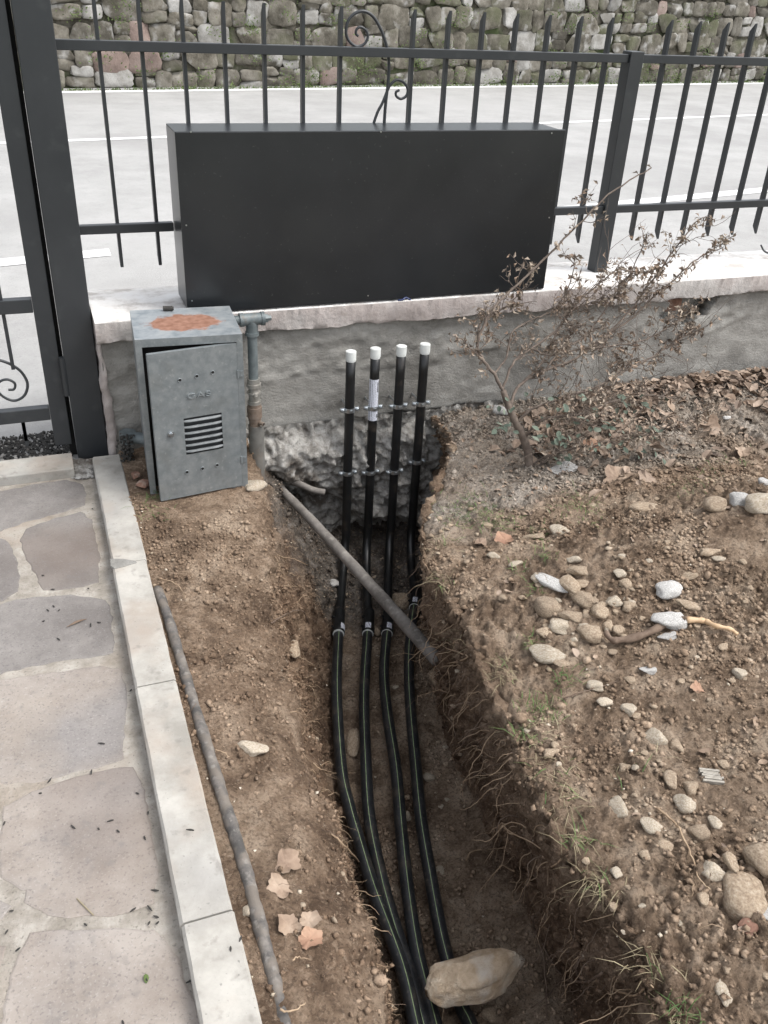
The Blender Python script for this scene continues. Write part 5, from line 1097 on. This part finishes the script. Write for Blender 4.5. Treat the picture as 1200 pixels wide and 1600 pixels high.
def ragleaf(b, c, n, s, r):
    t = Matrix.Rotation(r.uniform(0, 6.28), 3, n) @ n.orthogonal().normalized(); u = n.cross(t); N_ = 26; vs = [c]; ph = r.uniform(0, 6)
    for ring in (.35, .7, 1.0):
        for k in range(N_):
            a = 2 * math.pi * k / N_; rr_ = s * (1 + .16 * math.cos(a) + .12 * math.cos(5 * a + ph) + .07 * math.cos(11 * a + ph * 2) + r.uniform(-.05, .05) * ring) * ring
            z = s * (.28 * ring ** 2 * math.sin(2 * a + ph) + .16 * ring ** 2 + .05 * math.sin(5 * a) * ring - .10 * math.exp(-(math.sin(a) * ring * 5) ** 2) * ring)
            vs.append(c + t * math.cos(a) * rr_ + u * math.sin(a) * rr_ * .85 + n * z)
    b.add(vs, [(0, 1 + k, 1 + (k + 1) % N_) for k in range(N_)] + [(1 + g * N_ + k, 1 + (g + 1) * N_ + k, 1 + (g + 1) * N_ + (k + 1) % N_, 1 + g * N_ + (k + 1) % N_) for g in range(2) for k in range(N_)])
for (u, v, s, m, lb) in LV:
    p, n, dp = hit(u, v); b = MB(); ragleaf(b, p + n * .006, (n + Vector((0, -.25, .6))).normalized(), s * dp / F, rl_); tag(b.build('leaf', M[m], origin=p), lb, 'leaf')
# ------------------------------------------------------------------ grass
TF = [(735, 797, 34, 1.0, 90), (712, 812, 14, .4, 40), (775, 815, 22, .9, 50), (905, 793, 30, 1.0, 70), (845, 835, 14, .95, 26), (855, 868, 10, .9, 20), (838, 922, 9, .9, 14), (815, 893, 10, .8, 14), (825, 1008, 12, .8, 26), (880, 1063, 16, .85, 26), (850, 1112, 22, .7, 70), (1110, 740, 26, .45, 50), (1150, 722, 20, .4, 36), (1075, 768, 20, .4, 30),
      (862, 1205, 26, .12, 36), (880, 1245, 26, .12, 28), (905, 1318, 18, .35, 36), (925, 1370, 18, .15, 26), (1015, 1510, 24, .1, 30), (1060, 1585, 20, .45, 44), (830, 1150, 22, .3, 60), (940, 1395, 20, .15, 40), (235, 800, 20, .7, 26), (238, 776, 8, 1, 18), (700, 850, 16, .2, 30), (690, 905, 16, .1, 30), (708, 1000, 20, .05, 30), (790, 1050, 20, .1, 40), (990, 1200, 40, .1, 20)]
gg = MB(); rg = random.Random(9)
for (u, v, sp, gr_, n) in TF:
    for k in range(int(n * (1.3 if gr_ < .5 else 1.8))):
        p, nn, dp = hit(u + rg.gauss(0, sp * .8), v + rg.gauss(0, sp * .5)); L_ = rg.uniform(.015, .058) * (1.1 if gr_ < .5 else .8); mi = 0 if rg.random() < gr_ else 1
        d = Vector((rg.gauss(0, .8), rg.gauss(0, .8), rg.uniform(.35, 1.1))).normalized(); 
        if mi: d = Vector((rg.gauss(0, 1), rg.gauss(0, 1), rg.uniform(-.05, .6))).normalized()
        s_ = d.cross(Vector((0, 0, 1))).normalized() * rg.uniform(.0005, .0012); a0 = p - nn * .002; a1 = a0 + d * L_ * .5; a2 = a0 + d * L_ + Vector((d.x, d.y, -1.2)) * L_ * .25
        gg.add([a0 - s_, a0 + s_, a1 + s_ * .8, a1 - s_ * .8, a2], [(0, 1, 2, 3), (3, 2, 4)], mi)
tag(gg.build('grass', [M['grass'], M['straw']]), 'sparse tufts of green and straw-coloured grass along the trench edge', 'grass', kind='stuff')
# ------------------------------------------------------------------ dry shrub
sh = thing('shrub', 'dried up shrub with curled brown leaves in front of the low wall', 'shrub', (1.574, 2.498, .05))
wood = MB(); lfm = MB(); rb = random.Random(17)
def Y(u, v, y): return ony(u, v, y)
base_ = onz(826, 745, .05)
trunk = spline([base_ + Vector((.003, 0, -.03)), Y(826, 715, 2.50), Y(818, 685, 2.51), Y(806, 660, 2.52), Y(795, 636, 2.54), Y(786, 610, 2.56)], 6)
wood.tube(trunk, [.0165 - .006 * i / len(trunk) for i in range(len(trunk))], 10)
MAIN = [
 ([(786, 610, 2.56), (772, 585, 2.60), (754, 562, 2.64), (746, 540, 2.66), (755, 510, 2.68), (772, 480, 2.70), (800, 452, 2.74), (840, 415, 2.78), (875, 380, 2.80), (910, 345, 2.82), (950, 305, 2.84), (985, 282, 2.86), (1018, 262, 2.88)], .0075),
 ([(795, 636, 2.54), (812, 602, 2.60), (850, 580, 2.66), (900, 560, 2.72), (950, 520, 2.76), (985, 485, 2.8), (1010, 450, 2.82), (1040, 410, 2.84), (1065, 375, 2.86), (1090, 345, 2.88), (1112, 338, 2.9)], .0065),
 ([(950, 520, 2.76), (985, 500, 2.80), (1015, 470, 2.82), (1050, 440, 2.83), (1080, 412, 2.84), (1105, 395, 2.85), (1133, 377, 2.86)], .0045),
 ([(786, 610, 2.56), (800, 570, 2.6), (830, 545, 2.66), (870, 515, 2.7), (905, 470, 2.72), (940, 440, 2.74), (965, 422, 2.76), (1000, 425, 2.78), (1035, 428, 2.8)], .005),
 ([(772, 585, 2.6), (790, 560, 2.7), (800, 520, 2.75), (830, 500, 2.8), (865, 485, 2.82), (885, 455, 2.84), (895, 425, 2.84), (897, 405, 2.84)], .004),
 ([(806, 660, 2.52), (830, 640, 2.50), (870, 625, 2.48), (930, 605, 2.5), (985, 575, 2.52), (1040, 545, 2.55), (1075, 520, 2.58), (1085, 512, 2.6)], .0055),
 ([(818, 685, 2.51), (850, 655, 2.46), (900, 648, 2.42), (950, 630, 2.42), (1000, 618, 2.44), (1060, 622, 2.46)], .005),
 ([(826, 730, 2.50), (855, 712, 2.46), (900, 700, 2.42), (950, 695, 2.40), (985, 683, 2.40), (1040, 672, 2.42), (1080, 655, 2.44), (1113, 635, 2.46)], .0045),
 ([(826, 735, 2.5), (850, 722, 2.48), (880, 690, 2.5), (900, 665, 2.52), (925, 630, 2.56), (960, 590, 2.6), (1010, 560, 2.66)], .0045),
 ([(754, 562, 2.64), (735, 545, 2.66), (722, 530, 2.66), (712, 528, 2.66)], .003),
 ([(746, 540, 2.66), (752, 500, 2.7), (775, 490, 2.74), (800, 470, 2.76), (825, 440, 2.78), (832, 420, 2.8)], .0035),
 ([(812, 602, 2.6), (840, 575, 2.7), (860, 540, 2.76), (880, 500, 2.8), (900, 480, 2.84), (940, 470, 2.86), (985, 455, 2.88)], .0042),
 ([(850, 580, 2.66), (880, 545, 2.72), (915, 525, 2.76), (955, 470, 2.8), (975, 445, 2.82), (1005, 385, 2.84), (1010, 370, 2.84)], .004),
 ([(830, 545, 2.66), (860, 555, 2.6), (910, 545, 2.58), (960, 540, 2.6), (1010, 530, 2.62), (1060, 500, 2.64), (1083, 480, 2.66)], .0042),
]
def leafcurl(p, r, s):
    d = Vector((r.gauss(0, .6), r.gauss(0, .6), r.uniform(-1.2, .5))).normalized(); w_ = d.orthogonal().normalized(); w_ = Matrix.Rotation(r.uniform(0, 6.28), 3, d) @ w_; n_ = d.cross(w_)
    q0 = p; q1 = p + d * s * .5 + n_ * s * .15; q2 = p + d * s + n_ * s * r.uniform(-.3, .3); e = w_ * s * r.uniform(.16, .30); f_ = n_ * s * .16
    lfm.add([q0, q1 + e + f_, q1, q1 - e + f_, q2], [(0, 1, 2), (0, 2, 3), (2, 1, 4), (3, 2, 4)], 1 if r.random() < .25 else 0)
def twig(p, d, L_, r0, lvl, lp=.30):
    n = 7; Q = [p.copy()]; dd = d.copy()
    for j in range(n - 1):
        dd = (dd + Vector((rb.gauss(0, .22), rb.gauss(0, .22), rb.gauss(.03, .2)))).normalized(); Q.append(Q[-1] + dd * L_ / n)
    wood.tube(Q, [r0 * (1 - .65 * j / n) for j in range(n)], 5, False)
    for j in range(1, n):
        if rb.random() < lp: leafcurl(Q[j], rb, rb.uniform(.012, .030))
    if lvl > 0:
        for _ in range(rb.randint(2, 4)):
            i = rb.randint(1, n - 2); nd = (dd + Vector((rb.gauss(0, .8), rb.gauss(0, .8), rb.gauss(.1, .6)))).normalized(); twig(Q[i], nd, L_ * rb.uniform(.45, .75), r0 * .62, lvl - 1, lp)
for mi_, (px, r0) in enumerate(MAIN):
    P = spline([Y(*q_) for q_ in px], 5); n = len(P); P = [p + Vector((rb.uniform(-1, 1), rb.uniform(-1, 1), rb.uniform(-1, 1))) * .0025 for p in P]
    wood.tube(P, [r0 * .8 * (1 - .75 * i / n) + .0007 for i in range(n)], 7, False)
    dens = (2.0 if mi_ in (5, 6, 7, 8, 11, 13) else 1.25) if mi_ not in (0, 9) else .5
    for i in range(5, n):
        if rb.random() < .5 * dens:
            t = (P[min(i + 1, n - 1)] - P[i - 1]).normalized(); d = (t * .7 + Vector((rb.gauss(0, .7), rb.gauss(0, .6), rb.gauss(.15, .6)))).normalized(); end_ = i / n
            twig(P[i], d, rb.uniform(.06, .19) * (1 - .55 * end_), .0016, 2 if rb.random() < .22 else 1)
        if rb.random() < .5 and i > n * .45: leafcurl(P[i], rb, rb.uniform(.014, .032))
for mi_ in (1, 3, 5, 6, 7, 8, 11, 13):
    P = spline([Y(*q_) for q_ in MAIN[mi_][0]], 5); n = len(P)
    for _ in range(9):
        i = rb.randint(3, n - 4); t = (P[i + 1] - P[i - 1]).normalized(); d = (t * .8 + Vector((rb.gauss(.1, .5), rb.gauss(0, .5), rb.gauss(.1, .5)))).normalized(); twig(P[i], d, rb.uniform(.14, .32), .0015, 1, .10)
tag(wood.build('branches', M['bark'], sh, smooth=True))
tag(lfm.build('dry_leaves', [M['twigleaf'], M['leafpale']], sh), kind='stuff')
gl = MB()
for k in range(120):         # the few grey-green leaves still low on the shrub
    c = rb.choice([(900, 640, 2.44), (960, 660, 2.40), (880, 690, 2.42), (1010, 685, 2.42), (790, 650, 2.50), (1000, 640, 2.45)]); p = Y(c[0] + rb.gauss(0, 22), c[1] + rb.gauss(0, 16), c[2] + rb.gauss(0, .04))
    p.z = max(p.z, gz(p.x, p.y) + .01); leaf(gl, p, Vector((rb.gauss(0, .5), rb.gauss(-.3, .5), 1)).normalized(), rb.uniform(.008, .019), rb, .4)
tag(gl.build('green_leaves', M['greenleaf'], sh), kind='stuff')
b = MB(); p = onz(945, 705, .07); b.box((-.055, -.03, -.008), (.055, .03, .006), Matrix.Translation(p) @ Matrix.Rotation(.35, 4, 'Z') @ Matrix.Rotation(.1, 4, 'X')); p_ = hit(880, 742)[0]
# flat stone by the shrub
lump('flat_stone', 'flat grey stone lying right of the shrub stem', 'stone', M['rockgrey'], hit(872, 735)[0] + Vector((.02, 0, .004)), (.07, .035, .009), 351, 3, .3, boxy=.6, cuts=3)
# ------------------------------------------------------------------ specks on the paving
sp_ = [(301, 380), (413, 385), (460, 350), (489, 397), (600, 425), (615, 320), (570, 240), (378, 150), (210, 186), (168, 237), (15, 362), (683, 402), (797, 386), (553, 720), (622, 718), (652, 750), (619, 778), (655, 776), (358, 784), (757, 765), (777, 845), (75, 893), (26, 815), (50, 725), (747, 687), (647, 640), (792, 1026), (815, 1040), (843, 1124), (960, 887), (510, 1195), (609, 1015), (1005, 845)]
sp_ = [(x / 2.667, 1150 + y / 2.667) for x, y in sp_] + [(76, 953), (85, 947), (92, 953), (68, 970), (92, 998), (140, 976), (155, 972), (83, 920), (67, 899), (138, 919), (144, 795), (160, 1160), (205, 1079)]
b = MB(); rc = random.Random(6)
for (u, v) in sp_:
    zz = .0525 if (u > 187 + (v - 700) * .155 and u > 100 and v > 1200 and u > (v - 700) * .215 + 140) else .004
    p = onz(u, v, zz); a = rc.uniform(0, 6.28); d = Vector((math.cos(a), math.sin(a), 0)); L_ = rc.uniform(.003, .008); s = Vector((-d.y, d.x, 0)) * rc.uniform(.2, 1) * L_
    b.tube([p - d * L_, p + s * .4, p + d * L_ + s], [.0012, .0022, .0009], 5)
tag(b.build('dark_crumbs', M['debris']), 'dark dry droppings and leaf crumbs on the paving and the kerb', 'crumbs', kind='stuff')
p = onz(120, 973, .004); b = MB(); b.tube(spline([p + Vector((-.028, -.012, 0)), p + Vector((0, .0, .003)), p + Vector((.028, .01, 0))], 5), [.0008, .0012, .002, .0028, .0034, .0036, .0034, .003, .002, .0012, .0006], 5); tag(b.build('dry_twig', M['rootdark'], origin=p), 'thin curled dry leaf stalk lying on the paving', 'twig')
p = onz(134, 1418, .004); b = MB(); b.tube([onz(120, 1404, .004), onz(146, 1430, .004)], .0012, 5); tag(b.build('straw', M['straw'], origin=p), 'single pale straw on the paving near a mortar joint', 'straw')
p = onz(228, 1529, .005); b = MB(); leaf(b, p, Vector((.2, -.2, 1)).normalized(), .009, rc, .5); tag(b.build('leaf_bud', M['moss'], origin=p), 'tiny green leaf bud on the lowest paving slab', 'leaf')
